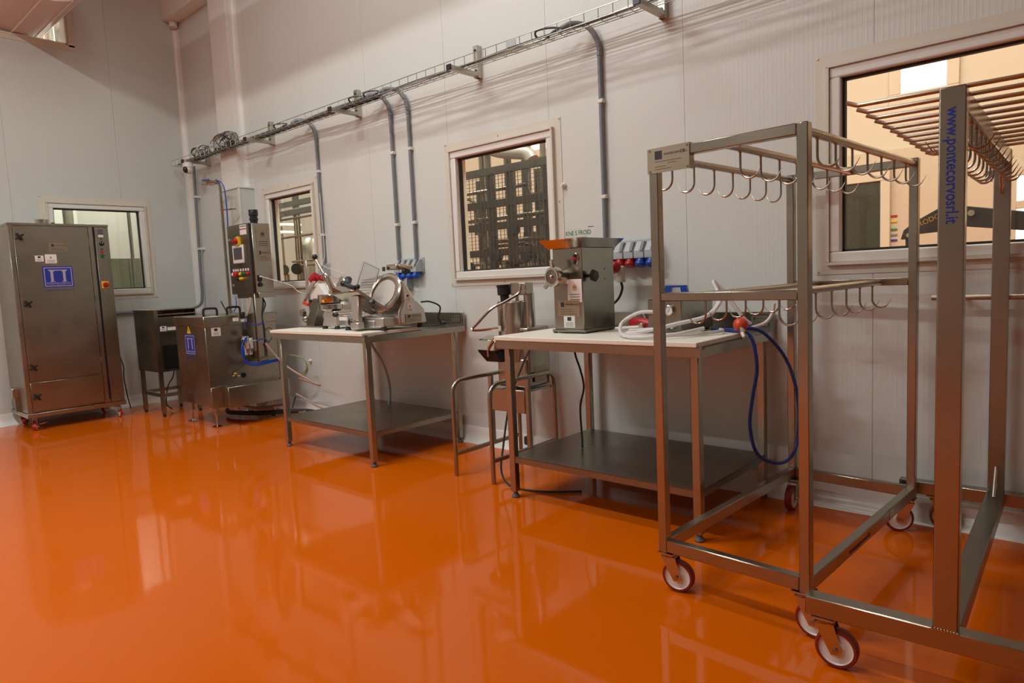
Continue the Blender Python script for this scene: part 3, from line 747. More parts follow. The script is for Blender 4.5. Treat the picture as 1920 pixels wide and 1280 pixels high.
# handrail pipe on the wall under the large window
t = thing('wall_rail', 'horizontal steel pipe rail on the wall under the large window', 'rail', (0.2, 3.55, 1.06))
M().cyl((-0.62, 3.55, 1.066), (1.4, 3.55, 1.066), 0.012, n=12).build('pipe', 'steel', t)
for x in (-0.5, 1.2): M().cyl((x, 3.55, 1.066), (x, D, 1.066), 0.008, n=8).build('standoff', 'steel', t)

# ------------------------------------------------------------------ shared small parts
def caster(t, x, y, r, ztop, heading, width=0.032, brake=False, big=True):
    """swivel caster: fork part with tyre, hub, axle, bearing as sub-parts; wheel trails along heading"""
    h = Vector((math.cos(heading), math.sin(heading), 0)); s = Vector((-h.y, h.x, 0))
    off = 0.035 if r > .04 else 0.02
    c = Vector((x, y, r)) + h * off; zf = ztop - 0.018
    m = M()
    for k in (-1, 1):
        q = s * k * (width / 2 + 0.006)
        m.prism([(-.022, 0), (-off - .026, zf - r), (-off + .030, zf - r), (.018, 0), (.012, -.014), (-.012, -.018)], c + q - s * .0015, h, (0, 0, 1), s * .003)
    m.rod(Vector((x, y, zf)) - h * .026, Vector((x, y, zf)) + h * .030, width + .015, .004)
    f = m.build('caster', 'steel_bright', t)
    M().cyl((x, y, zf), (x, y, ztop - .006), .027, n=18).build('bearing', 'steel_dark', f)
    M().bx(x - .033, x + .033, y - .033, y + .033, ztop - .006, ztop).build('mount_plate', 'steel_bright', f)
    M().lathe([(r * .80, -width / 2), (r * .93, -width / 2), (r, -width * .28), (r, width * .28), (r * .93, width / 2), (r * .80, width / 2)], c, s, 36, True).build('tyre', 'wheel_tread' if r > .04 else 'red_plastic', f)
    M().lathe([(.012, -width * .50), (r * .30, -width * .50), (r * .42, -width * .30), (r * .74, -width * .34), (r * .815, -width * .50), (r * .815, width * .50), (r * .74, width * .34), (r * .42, width * .30), (r * .30, width * .5), (.012, width * .5)], c, s, 36).build('wheel_centre', 'wheel_white', f)
    M().cyl(c - s * (width / 2 + .014), c + s * (width / 2 + .014), .008, n=10).build('axle_bolt', 'steel', f)
    return f

def hook_mb(x, y, z, dx, drop=.058, r=.0042, rad=.036):
    """welded meat hook: shank drops, curls round towards dx and ends in a point"""
    P = [(x, y, z), (x, y, z - drop * .5), (x, y, z - drop)]
    for k in range(1, 9):
        a = math.pi * k / 9 * .82
        P.append((x + dx * rad * (1 - math.cos(a)), y, z - drop - rad * 1.05 * math.sin(a)))
    e = Vector(P[-1]) + Vector((dx * .018, 0, .030)); P += [tuple(e)]
    m = M().tube(P[:-2], r, 7)
    m.tube([P[-3], P[-2], P[-1]], r, 7, r1=.0008)
    m.sph((x, y, z), .007, 8)
    return m

# ------------------------------------------------------------------ work tables
def table(nm, lab, x0, x1, y0, y1, bx1, by1, blab, splash_plate=True):
    t = thing(nm, lab, 'table', ((x0 + x1) / 2, (y0 + y1) / 2, 0))
    m = M(); T = .045
    m.bx(x0, x1, y0, y0 + .002, .9 - T, .9).bx(x0, x1, y1 - .002, y1, .9 - T, .9).bx(x0, x0 + .002, y0, y1, .9 - T, .9).bx(x1 - .002, x1, y0, y1, .9 - T, .9).bx(x0, x1, y0, y1, .897, .9)
    m.build('worktop', 'steel_sheet', t, bev=.0015)
    M().bx(x0 + .03, x1 - .03, y0 + .03, y1 - .03, .86, .872).build('under_panel', 'steel_dark', t)
    M().bx(x0, x1, y1 - .018, y1, .9, 1.0).build('backsplash', 'steel_sheet', t, bev=.002)
    a, b, c, d = x0 + .03, x1 - .07, y0 + .03, y1 - .09
    for (lx, ly) in ((a, c), (b, c), (a, d), (b, d)):
        l = M().bx(lx, lx + .04, ly, ly + .04, .035, .86).build('leg', 'steel', t, bev=.003)
        M().lathe([(0, 0), (.022, 0), (.024, .008), (.014, .022), (.012, .04), (0, .04)], (lx + .02, ly + .02, 0), n=14).build('levelling_foot', 'grey_rubber', l)
    m = M().bx(a + .005, b + .035, c + .005, d + .035, .238, .242)
    m.bx(a + .005, b + .035, c + .005, c + .008, .205, .24).bx(a + .005, b + .035, d + .032, d + .035, .205, .24).bx(b + .032, b + .035, c + .005, d + .035, .205, .24).bx(a + .005, a + .008, c + .005, d + .035, .205, .24)
    m.build('lower_shelf', 'steel_dark', t)
    if splash_plate:
        nameplate((x1 - .125, y1 - .0185, .925), (1, 0, 0), (0, 0, 1), .09, .055, t)
        M().bx(x1 - .13, x1 - .03, y1 - .0187, y1 - .0183, .92, .985).build('plate_border', 'dark_print', t)
    M().bx(x1 - .06, x1 - .035, y0 - .006, y0 + .012, .898, .908).build('corner_clip', 'grey_socket_dark', t)
    M().bx(x1 - .012, x1 + .006, y0 - .006, y0 + .02, .893, .909).build('corner_clip', 'grey_socket_dark', t)
    b = M().bx(x0 - .006, bx1, y0 - .012, by1, .9005, .924).build('cutting_board', 'cutting_board', bev=.004, seg=2, label=blab, cat='board', loc=(x0, y0, .9))
    return t
table('work_table', 'steel work table holding the slicers, with splashback', -4.90, -3.70, 2.67, 3.602, -3.71, 3.18, 'white cutting board under the slicers')
table('work_table', 'steel work table holding the mincer and clear hoses', -2.57, -1.345, 2.735, 3.606, -1.36, 3.26, 'white cutting board under the mincer')
BZ = .924

# ------------------------------------------------------------------ drying cabinet on the left
cb = thing('drying_cabinet', 'tall stainless cabinet on casters with blue maker badge on the door', 'cabinet', (-7.95, 2.05, 0))
CX = -7.62
M().bx(-8.22, CX - .012, 1.635, 2.47, .17, 1.955).build('body', 'steel_sheet', cb, bev=.004)
M().bx(-8.23, CX + .004, 1.625, 2.48, .125, .168).build('base_frame', 'steel', cb, bev=.003)
M().bx(-8.22, CX + .002, 1.63, 2.475, 1.938, 1.96).build('top_cap', 'steel', cb, bev=.003)
M().bx(CX - .012, CX, 1.638, 1.668, .17, 1.94).build('door_jamb', 'steel', cb)
door = M().bx(CX - .012, CX + .008, 1.672, 2.285, .47, 1.93).build('door', 'steel_sheet', cb, bev=.003)
hatch = M().bx(CX - .012, CX + .008, 1.672, 2.285, .185, .462).build('lower_hatch', 'steel_sheet', cb, bev=.003)
M().bx(CX - .012, CX + .004, 2.289, 2.325, .17, 1.935).build('door_jamb', 'steel', cb)
M().bx(CX - .012, CX - .009, 2.325, 2.345, .20, 1.935).build('panel_gap', 'black_plastic', cb)
cp = M().bx(CX - .012, CX + .004, 2.345, 2.468, .17, 1.935).build('control_panel', 'steel_sheet', cb, bev=.002)
def knob4(y, z, par):
    m = M(); x = CX + .008
    for k in range(4):
        a = math.pi / 2 * k + .6; d = Vector((0, math.cos(a), math.sin(a)))
        m.rod(Vector((x + .02, y, z)), Vector((x + .02, y, z)) + d * .038, .014, .022, (1, 0, 0))
    m.cyl((x, y, z), (x + .032, y, z), .016, n=12)
    return m.build('star_knob', 'black_plastic', par, bev=.002)
for y, z, p in ((1.715, 1.83, door), (1.722, 1.205, door), (1.712, .605, door), (1.714, .325, hatch)): knob4(y, z, p)
YZ = ((0, 1, 0), (0, 0, 1))
XF = CX + .0085
nameplate((XF, 1.94, 1.69), *YZ, .155, .085, door)
sticker((XF, 1.82, 1.600), *YZ, .068, .055, door, 'flag')
sticker((XF, 1.90, 1.582), *YZ, .095, .085, door, 'crest')
bd = M(); flat(bd, (XF, 1.868, 1.352), *YZ, 0, .25, 0, .20, .0008); bd = bd.build('maker_badge', 'blue_print', door, label='blue square maker badge with pale pillar emblem')
m = M(); o = (XF + .0009, 1.868, 1.352)
for q in ((.010, .240, .183, .190), (.010, .240, .010, .017), (.010, .017, .017, .183), (.233, .240, .017, .183)): flat(m, o, *YZ, *q, .0004)
m.build('badge_border', 'silver_print', bd)
m = M()
for q in ((.045, .205, .160, .168), (.055, .095, .152, .160), (.155, .195, .152, .160), (.063, .085, .058, .152), (.165, .187, .058, .152), (.055, .095, .052, .058), (.155, .195, .052, .058)): flat(m, o, *YZ, *q, .0004)
m.build('pillar_emblem', 'silver_print', bd)
text('lettering', 'PONTECORVO', (XF + .001, 1.868 + .125, 1.352 + .026), *YZ, .030, 'silver_print', bd, align='CENTER', sx=.98)
text('lettering', 'www.pontecorvosrl.it', (XF + .0004, 1.868 + .130, 1.318), *YZ, .026, 'blue_print', door, align='CENTER', sx=1.0)
for k, z in enumerate((1.78, 1.15, .62)): M().cyl((XF - .004, 2.285, z - .03), (XF - .004, 2.285, z + .03), .006, n=8).build('hinge', 'steel', door)
XP = CX + .004
M().bx(XP, XP + .006, 2.375, 2.42, 1.865, 1.915).build('display', 'screen_glass', cp, bev=.002)
M().bx(XP, XP + .001, 2.375, 2.42, 1.835, 1.858).build('label_plate', 'paper', cp)
M().cyl((XP, 2.398, 1.82), (XP + .008, 2.398, 1.82), .006, n=10).build('indicator', 'black_plastic', cp)
dl = M().lathe([(.024, 0), (.024, .006), (.018, .010), (.016, .022), (0, .022)], (XP, 2.398, 1.772), (1, 0, 0), 18).build('dial', 'black_plastic', cp)
M().rod((XP + .0225, 2.398, 1.772), (XP + .0225, 2.405, 1.788), .003, .003, (1, 0, 0)).build('dial_pointer', 'paper', dl)
M().cyl((XP, 2.395, 1.715), (XP + .008, 2.395, 1.715), .011, n=12).build('green_button', 'green_plastic', cp)
M().cyl((XP, 2.395, 1.688), (XP + .012, 2.395, 1.688), .013, n=12).build('red_button', 'red_plastic', cp)
M().bx(XP, XP + .012, 2.378, 2.41, 1.63, 1.665).build('rocker_switch', 'green_plastic', cp, bev=.003)
sw = M().bx(XP, XP + .010, 2.36, 2.425, 1.325, 1.395).build('switch_plate', 'yellow_plastic', cp, bev=.003)
M().lathe([(.026, 0), (.026, .01), (.020, .018), (0, .018)], (XP + .01, 2.393, 1.36), (1, 0, 0), 18).build('rotary_knob', 'red_plastic', sw)
M().rod((XP + .03, 2.37, 1.36), (XP + .03, 2.43, 1.36), .012, .012).build('rotary_handle', 'red_plastic', sw)
M().lathe([(.055, 0), (.055, .035), (.060, .035), (.060, .04), (.05, .04), (.05, 0)], (-7.70, 1.93, 1.96), n=24, ring=True).build('vent_collar', 'steel_bright', cb)
M().lathe([(0, 0), (.014, 0), (.012, .012), (0, .016)], (CX - .02, 2.0, 1.958), n=12).build('cable_gland', 'black_plastic', cb)
m = M().bx(-8.02, -7.90, 1.585, 1.635, .30, .40); m.build('side_box', 'steel_bright', cb, bev=.004)
M().bx(-7.94, -7.90, 1.60, 1.635, .17, .30).build('side_duct', 'steel', cb)
for (x, y, hd, br) in ((-7.68, 1.70, -.6, 1), (-7.68, 2.41, .4, 0), (-8.12, 1.70, 2.4, 0), (-8.12, 2.41, 2.0, 0)):
    c_ = caster(cb, x, y, .036, .125, hd, .026)
M().rod((-7.66, 1.71, .055), (-7.58, 1.76, .075), .03, .006).build('brake_pedal', 'steel_bright', cb)
cable('power_cord', [(-7.70, 2.49, .62), (-7.69, 2.51, .50), (-7.68, 2.50, .40), (-7.69, 2.52, .2), (-7.72, 2.55, .06)], .006, 'black_rubber', 'black cord running down the right side of the tall cabinet', 'cord')
sk = thing('wall_socket', 'grey socket with blue flap on the wall right of the tall cabinet', 'socket', (L + .03, 2.60, .72))
M().bx(L, L + .06, 2.55, 2.66, .74, .88).build('socket_housing', 'grey_socket', sk, bev=.005)
M().cyl((L + .05, 2.605, .70), (L + .06, 2.605, .78), .035, n=16).build('socket_flap', 'blue_plastic', sk)
M().bx(L + .03, L + .09, 2.58, 2.63, .64, .70).build('plug', 'blue_plastic', sk, bev=.006)

# ------------------------------------------------------------------ low steel unit on its stand
oz = thing('floor_unit', 'low open-front stainless unit on a legged stand between cabinet and vat', 'machine', (-7.45, 2.85, 0))
X1 = -7.15
m = M().bx(-7.68, X1, 2.652, 2.656, .46, 1.08).bx(-7.68, X1, 3.06, 3.064, .46, 1.08).bx(-7.68, -7.676, 2.652, 3.064, .46, 1.08).bx(-7.68, X1, 2.652, 3.064, .457, .462)
m.build('body', 'steel_sheet', oz)
M().bx(-7.69, X1 + .01, 2.645, 3.07, 1.077, 1.087).build('top_plate', 'steel', oz, bev=.002)
M().bx(X1 - .003, X1, 2.656, 2.69, .46, 1.077).build('front_post', 'steel', oz)
M().bx(X1 - .02, X1 - .017, 2.69, 3.06, .865, 1.01).build('upper_panel', 'steel_dark', oz)
M().bx(X1 - .06, X1, 2.69, 3.06, .853, .866).build('ledge', 'steel', oz)
M().bx(X1 - .07, X1 - .066, 2.69, 3.06, .462, .853).build('inner_panel', 'steel_dark', oz)
M().cyl((X1 - .02, 2.68, 1.035), (X1 - .02, 3.06, 1.035), .010, n=10).build('roller_bar', 'steel_bright', oz)
gr = M().bx(X1 - .064, X1 - .05, 2.74, 3.0, .475, .72).build('vent_grille', 'grille_dark', oz)
for k in range(11): M().bx(X1 - .05, X1 - .047, 2.74, 3.0, .485 + .021 * k, .490 + .021 * k).build('grille_slat', 'black_plastic', gr)
st = sticker((X1 + .001, 2.70, .868), *YZ, .062, .05, oz, 'logo')
M().bx(X1 - .003, X1 + .002, 2.772, 3.03, .872, .905).build('name_strip', 'paper', oz)
for (x, y) in ((-7.66, 2.66), (-7.66, 3.02), (-7.18, 2.66), (-7.18, 3.02)):
    l = M().bx(x - .018, x + .018, y - .0, y + .036, .03, .457).build('leg', 'steel', oz)
    M().cyl((x, y + .018, 0), (x, y + .018, .03), .016, n=12).build('foot', 'black_rubber', l)
for q in ((-7.66, -7.18, 2.665, 2.69), (-7.66, -7.18, 3.03, 3.05)): M().bx(q[0], q[1], q[2], q[3], .20, .235).build('stretcher', 'steel', oz)
for q in ((-7.675, -7.65), (-7.195, -7.17)): M().bx(q[0], q[1], 2.68, 3.03, .20, .235).build('stretcher', 'steel', oz)
cable('power_cord', [(-7.3, 2.86, .46), (-7.3, 2.84, .38), (-7.35, 2.80, .28), (-7.4, 2.79, .1), (-7.45, 2.86, .02)], .006, 'black_rubber', 'black cord hanging under the low open-front steel unit', 'cord')

# ------------------------------------------------------------------ vat machine with control box
vt = thing('brine_machine', 'stainless vat machine with swivel control box on a post', 'machine', (-6.4, 3.0, 0))
VX, V0, VY0, VY1 = -6.09, -6.72, 2.68, 3.37
M().bx(V0, VX, VY0, VY1, .20, 1.0).build('body', 'steel_sheet', vt, bev=.003)
M().bx(V0 - .01, VX + .012, VY0 - .012, VY1 + .01, .93, 1.02).build('lid', 'steel', vt, bev=.004)
M().bx(VX, VX + .14, VY0 + .10, VY1 + .02, .185, .375).build('front_bin', 'steel_sheet', vt, bev=.003)
M().bx(VX, VX + .022, VY0, VY0 + .10, .185, .375).build('corner_panel', 'steel', vt, bev=.002)
M().bx(V0 + .06, VX - .05, VY0 - .004, VY0, .58, .90).build('side_panel', 'steel_sheet', vt)
for (x, y) in ((VX - .05, VY0 + .06), (VX - .05, VY1 - .06), (V0 + .06, VY0 + .06), (V0 + .06, VY1 - .06)):
    l = M().cyl((x, y, .115), (x, y, .20), .024, n=14).build('leg', 'steel', vt)
    M().lathe([(.045, 0), (.046, .008), (.022, .018), (.010, .024), (.009, .12), (0, .12)], (x, y, 0), n=20).build('levelling_foot', 'steel_bright', l)
for z in (.25, .45, .65, .80, .97):
    for y in (VY0 + .03, VY1 - .03):
        M().sph((VX + .001 if z < .93 and z > .4 else VX + .013 if z > .9 else VX + .023, y, z), .005, 6).build('screw', 'steel_bright', vt)
    for x in (V0 + .03, VX - .03): M().sph((x, VY0 - (.013 if z > .9 else .001), z), .005, 6).build('screw', 'steel_bright', vt)
for yc in (2.785, 3.005):
    M().tube(crv([(VX - .10, yc - .062, 1.02), (VX - .10, yc - .062, 1.07), (VX - .10, yc - .045, 1.088), (VX - .10, yc + .045, 1.088), (VX - .10, yc + .062, 1.07), (VX - .10, yc + .062, 1.02)], 4), .0105, 8).build('lid_handle', 'black_plastic', vt)
XZm = ((1, 0, 0), (0, 0, 1))
bdg = M(); flat(bdg, (V0 + .20, VY0 - .0045, .665), *XZm, 0, .21, 0, .19, .0008); bdg = bdg.build('maker_badge', 'blue_print', vt, label='blue maker badge on the dark side')
m = M(); o = (V0 + .20, VY0 - .0054, .665)
for q in ((.01, .20, .176, .182), (.01, .20, .008, .014), (.01, .016, .014, .176), (.194, .20, .014, .176), (.04, .17, .15, .157), (.055, .072, .055, .15), (.138, .155, .055, .15)): flat(m, o, *XZm, *q, .0004)
m.build('pillar_emblem', 'silver_print', bdg)
text('lettering', 'PONTECORVO', (V0 + .305, VY0 - .0055, .688), *XZm, .024, 'silver_print', bdg, align='CENTER')
text('lettering', 'www.pontecorvosrl.it', (V0 + .305, VY0 - .005, .63), *XZm, .022, 'blue_print', vt, align='CENTER')
wt = M().prism([(-.04, 0), (.04, 0), (0, .085)], (V0 + .30, VY0 - .005, .865), (1, 0, 0), (0, 0, 1), (0, -.0008, 0)).build('warning_triangle', 'yellow_plastic', vt)
M().rod((V0 + .30, VY0 - .0062, .882), (V0 + .30, VY0 - .0062, .915), .006, .0004, (0, 1, 0)).build('warning_mark', 'dark_print', wt)
sticker((VX + .0005, VY0 + .055, .84), *YZ, .085, .075, vt, 'flag')
# post and control box
M().bx(-5.99, -5.95, 3.10, 3.19, .55, 1.22).build('post', 'steel', vt, bev=.003)
M().bx(-6.06, -5.99, 3.11, 3.18, .60, .66).build('post_bracket', 'steel', vt)
bxp = M().bx(-6.365, -5.92, 3.11, 3.285, 1.21, 1.85).build('control_box', 'steel_sheet', vt, bev=.004)
M().bx(-6.33, -5.905, 3.125, 3.295, 1.165, 1.212).build('cable_tray_box', 'steel', bxp, bev=.002)
M().bx(-6.37, -5.955, 3.095, 3.11, 1.205, 1.855).build('box_door', 'steel_dark', bxp, bev=.003)
M().bx(-5.955, -5.945, 3.094, 3.112, 1.21, 1.85).build('door_gasket', 'black_rubber', bxp)
m = M().lathe([(0, 0), (.034, 0), (.034, .03), (.040, .032), (.040, .05), (.036, .052), (.036, .075), (.042, .077), (.042, .125), (.040, .13), (0, .13)], (-6.0, 3.18, 1.85), n=20); m.build('signal_lamp', 'black_plastic', bxp)
YF_ = 3.0945
e = M().bx(-6.115, -5.99, YF_ - .001, YF_, 1.755, 1.845).build('warning_label', 'paper', bxp)
M().bx(-6.115, -5.99, YF_ - .0014, YF_ - .001, 1.80, 1.81).build('label_stripe', 'red_plastic', e)
M().bx(-6.105, -6.0, YF_ - .0014, YF_ - .001, 1.825, 1.837).build('printed_line', 'grey_print', e)
e = M().prism([(0, -.045), (.035, -.03), (.035, .04), (0, .045), (-.035, .03), (-.035, -.03)], (-6.15, YF_, 1.70), (1, 0, 0), (0, 0, 1), (0, -.02, 0)).build('isolator_plate', 'yellow_plastic', bxp)
M().lathe([(.028, 0), (.026, .015), (.016, .03), (0, .03)], (-6.16, YF_ - .02, 1.70), (0, -1, 0), 16).build('isolator_knob', 'red_plastic', e)
M().rod((-6.20, YF_ - .05, 1.70), (-6.12, YF_ - .05, 1.70), .018, .016).build('isolator_handle', 'red_plastic', e)
e = M().bx(-6.27, -6.06, YF_ - .012, YF_, 1.495, 1.665).build('touch_screen', 'white_plastic', bxp, bev=.004)
M().bx(-6.245, -6.085, YF_ - .0135, YF_ - .012, 1.53, 1.64).build('display', 'screen_glass', e)
for k, (x, c) in enumerate(((-6.30, 'white_plastic'), (-6.255, 'red_plastic'), (-6.21, 'red_plastic'), (-6.16, 'yellow_plastic'), (-6.11, 'green_plastic'), (-6.06, 'green_plastic'), (-6.015, 'red_plastic'))):
    b_ = M().lathe([(.017, 0), (.017, .01), (.013, .02), (0, .02)] if k != 2 else [(.012, 0), (.012, .02), (.028, .022), (.028, .038), (.02, .045), (0, .045)], (x, YF_, 1.395), (0, -1, 0), 14).build('push_button', c, bxp)
    M().bx(x - .014, x + .014, YF_ - .001, YF_, 1.422, 1.444).build('button_label', 'paper', b_)
for k in (0, 1): M().lathe([(.016, 0), (.016, .02), (.010, .035), (0, .035)], (-6.19 + .06 * k, YF_, 1.350), (0, -1, 0), 14).build('selector', ('black_plastic', 'yellow_plastic')[k], bxp)
for z in (1.72, 1.29): M().lathe([(.014, 0), (.014, .006), (.008, .008), (0, .008)], (-6.33, YF_, z), (0, -1, 0), 12).build('lock', 'steel_bright', bxp)
XB = -5.919
cpl = M().bx(XB, XB + .002, 3.145, 3.275, 1.625, 1.825).build('crest_plate', 'engraved', bxp)
emblem((XB + .0022, 3.21, 1.745), *YZ, .032, cpl, 'dark_print')
for k in range(3): M().bx(XB + .002, XB + .0024, 3.165, 3.255, 1.645 + .018 * k, 1.650 + .018 * k).build('printed_line', 'dark_print', cpl)
nameplate((XB, 3.145, 1.50), *YZ, .13, .11, bxp)
e = M().bx(XB, XB + .02, 3.135, 3.165, 1.32, 1.375).build('usb_port', 'black_plastic', bxp, bev=.002)
M().bx(XB + .02, XB + .022, 3.137, 3.163, 1.355, 1.37).build('port_label', 'paper', e)
M().lathe([(.018, 0), (.018, .01), (0, .012)], (XB + .01, 3.15, 1.285), (1, 0, 0), 14).build('port_cover', 'black_plastic', e)
M().rod((XB + .014, 3.15, 1.30), (XB + .014, 3.15, 1.33), .008, .006, (1, 0, 0)).build('cover_strap', 'black_plastic', e)
# pneumatic unit and fittings on the vat front
rg = M().bx(-6.02, -5.97, 2.975, 3.055, .74, .80).bx(-6.03, -5.965, 2.99, 3.02, .70, .82).bx(-6.03, -5.965, 3.03, 3.06, .70, .80)
rg = rg.build('air_regulator', 'cream_casting', vt, bev=.004)
M().lathe([(.022, 0), (.024, .01), (.022, .055), (0, .06)], (-5.995, 3.005, .82), n=14).build('regulator_knob', 'black_plastic', rg)
for y in (3.0, 3.043): M().cyl((-5.995, y, .645), (-5.995, y, .715), .017, n=12).build('filter_bowl', 'cream_casting', rg)
for y in (3.0, 3.043): M().bx(-5.979, -5.976, y - .003, y + .003, .66, .70).build('sight_slot', 'black_plastic', rg)
M().bx(-6.0, -5.96, 2.945, 2.975, .74, .79).build('solenoid', 'black_plastic', rg, bev=.003)
M().cyl((-5.99, 3.06, .77), (-5.99, 3.13, .765), .006, n=8).build('air_fitting', 'white_plastic', rg)
e = M().bx(-6.0, -5.95, 2.965, 2.995, .985, 1.045).build('limit_switch', 'black_plastic', vt, bev=.003)
M().bx(-6.0, -5.955, 2.975, 3.01, .955, .985).build('switch_lever', 'white_plastic', e); M().bx(-6.0, -5.97, 2.90, 2.94, .965, .995).build('switch_target', 'white_plastic', e)
dv = M().cyl((VX, 2.90, .455), (VX + .06, 2.90, .455), .016, n=12).cyl((VX + .04, 2.87, .46), (VX + .04, 2.95, .45), .010, n=10); dv = dv.build('drain_valve', 'steel_bright', vt)
M().rod((VX + .05, 2.87, .47), (VX + .05, 2.85, .52), .008, .005).build('valve_lever', 'steel_bright', dv); M().bx(VX + .04, VX + .06, 2.89, 2.91, .475, .49).build('valve_tag', 'yellow_plastic', dv)
M().lathe([(.024, 0), (.024, .012), (.017, .012), (.015, .004), (0, .004)], (VX, 3.0, .45), (1, 0, 0), 20).build('sight_glass', 'black_plastic', vt)
for k in range(3):
    cable('air_hose', [(-5.96, 3.0, .82 - .02 * k), (-5.95, 2.95, .76), (-5.94, 2.93 + .012 * k, .68), (-5.94, 2.96, .60 - .012 * k), (-5.93, 3.06, .565 - .012 * k), (-5.92, 3.20, .575 - .01 * k), (-5.92, 3.36, .585 - .01 * k)], .0055, 'blue_plastic', '', parent=vt)
cable('air_hose', [(-5.97, 3.02, 1.0), (-5.94, 2.98, .95), (-5.95, 2.99, .89)], .004, 'blue_plastic', '', parent=vt)
cable('air_hose', [(-5.95, 3.05, .765), (-5.93, 3.16, .78), (-5.94, 3.2, .74)], .004, 'blue_plastic', '', parent=vt)
cable('air_hose', [(-5.95, 3.02, .93), (-5.93, 3.1, .915), (-5.94, 3.17, .93)], .004, 'blue_plastic', '', parent=vt)
cable('control_cable', [(-5.96, 3.18, 1.17), (-5.93, 3.19, 1.10), (-5.95, 3.16, 1.0), (-5.945, 3.17, .85), (-5.945, 3.165, .62)], .007, 'black_rubber', '', parent=vt)
cable('control_cable', [(-5.99, 3.08, 1.17), (-5.97, 3.06, 1.10), (-5.98, 3.03, 1.02), (-5.98, 3.0, 1.0)], .010, 'tan_hose', '', parent=vt)
cable('control_cable', [(-5.96, 3.16, .85), (-5.93, 3.22, .88), (-5.93, 3.235, .80), (-5.95, 3.20, .74)], .004, 'black_rubber', '', parent=vt)
cable('control_cable', [(-5.95, 2.97, .64), (-5.96, 2.96, .57), (-6.0, 2.88, .51), (-6.04, 2.87, .47)], .005, 'black_rubber', '', parent=vt)
for k in range(3):
    cable('ground_cable', [(-5.93, 3.10, .60), (-5.90, 3.22, .61), (-5.86, 3.36, .61), (-5.78, 3.46, .56), (-5.76, 3.48 - .01 * k, .46), (-5.82, 3.46 - .01 * k, .38 + .02 * k), (-5.90, 3.45, .36)], .0045, ('green_wire', 'tan_hose', 'green_wire')[k], '', parent=vt)
cable('drain_hose', [(-5.93, 3.16, .74), (-5.88, 3.24, .60), (-5.80, 3.30, .50), (-5.68, 3.36, .42), (-5.52, 3.40, .355), (-5.50, 3.44, .33), (-5.60, 3.44, .34), (-5.80, 3.40, .38)], .009, 'tan_hose', 'pinkish hose looping out behind the front leg of the slicer table', 'hose')
cable('drain_hose', [(-5.9, 3.42, .22), (-5.75, 3.46, .16), (-5.62, 3.48, .11), (-5.45, 3.52, .09), (-5.2, 3.54, .10)], .009, 'tan_hose', 'pinkish hose lying low against the wall skirting', 'hose')
fl = thing('floor_pipework', 'dark pipes and valve lying on the floor under the vat machine', 'pipework', (-6.2, 3.3, 0))
M().tube(crv([(-6.65, 3.08, .05), (-6.5, 3.05, .045), (-6.2, 3.18, .045), (-6.0, 3.36, .05), (-5.75, 3.45, .06), (-5.6, 3.47, .05)], 6), .022, 10).build('black_pipe', 'black_rubber', fl)
M().tube(crv([(-6.55, 3.15, .10), (-6.3, 3.2, .085), (-6.15, 3.28, .10), (-6.0, 3.4, .12)], 6), .012, 8).build('copper_pipe', 'tan_hose', fl)
M().cyl((-5.86, 3.42, .05), (-5.76, 3.44, .05), .022, n=12).build('valve_body', 'steel_bright', fl)
M().rod((-5.95, 3.40, .08), (-5.92, 3.42, .19), .018, .008).build('valve_lever', 'black_plastic', fl)

# shower pole behind the vat
sp_ = thing('wash_pole', 'tall thin steel wash-down pole with curved head and blue hose', 'pole', (-6.86, 3.30, 0))
M().cyl((-6.86, 3.30, 1.02), (-6.86, 3.30, 2.31), .015, n=12).build('pole_tube', 'steel_rod', sp_)
M().cyl((-6.86, 3.30, 0), (-6.86, 3.30, .93), .014, n=12).build('pole_tube', 'steel_bright', sp_)
M().tube(crv([(-6.86, 3.30, 2.30), (-6.865, 3.29, 2.34), (-6.90, 3.26, 2.355), (-6.96, 3.21, 2.35)], 6), .015, 10).build('curved_neck', 'steel_bright', sp_)
hd_ = M().prism([(0, -.018), (.06, -.028), (.16, -.02), (.17, -.005), (.15, .012), (.06, .02), (0, .016)], (-6.88, 3.27, 2.352), (-.72, -.62, .0), (0, 0, 1), (-.03, .035, 0)).build('spray_head', 'steel', sp_, bev=.004)
M().rod((-6.92, 3.225, 2.378), (-6.98, 3.175, 2.372), .02, .008).build('grip_strip', 'blue_plastic', hd_)
M().cyl((-6.86, 3.30, 2.07), (-6.72, 3.38, 2.07), .008, n=8).build('wall_stay', 'steel_bright', sp_)
M().lathe([(.02, 0), (.02, .02), (.012, .025), (0, .025)], (-6.86, 3.30, 2.06), n=14).build('stay_collar', 'steel_bright', sp_)
vb = M().cyl((-6.86, 3.30, .95), (-6.86, 3.30, 1.04), .024, n=14).cyl((-6.90, 3.28, 1.0), (-6.82, 3.32, 1.0), .018, n=12).build('ball_valve', 'steel_bright', sp_)
M().rod((-6.89, 3.27, 1.03), (-6.93, 3.24, 1.14), .014, .006).build('valve_lever', 'black_plastic', vb)
M().cyl((-6.86, 3.30, .90), (-6.86, 3.30, .94), .022, n=12).build('white_collar', 'white_plastic', vb)
cable('blue_water_hose', [(-6.86, 3.26, 2.37), (-6.79, 3.30, 2.31), (-6.775, 3.31, 2.1), (-6.79, 3.31, 1.8), (-6.80, 3.31, 1.4), (-6.76, 3.31, 1.22), (-6.70, 3.29, 1.10), (-6.68, 3.25, 1.03)], .0065, 'blue_plastic', '', parent=sp_)

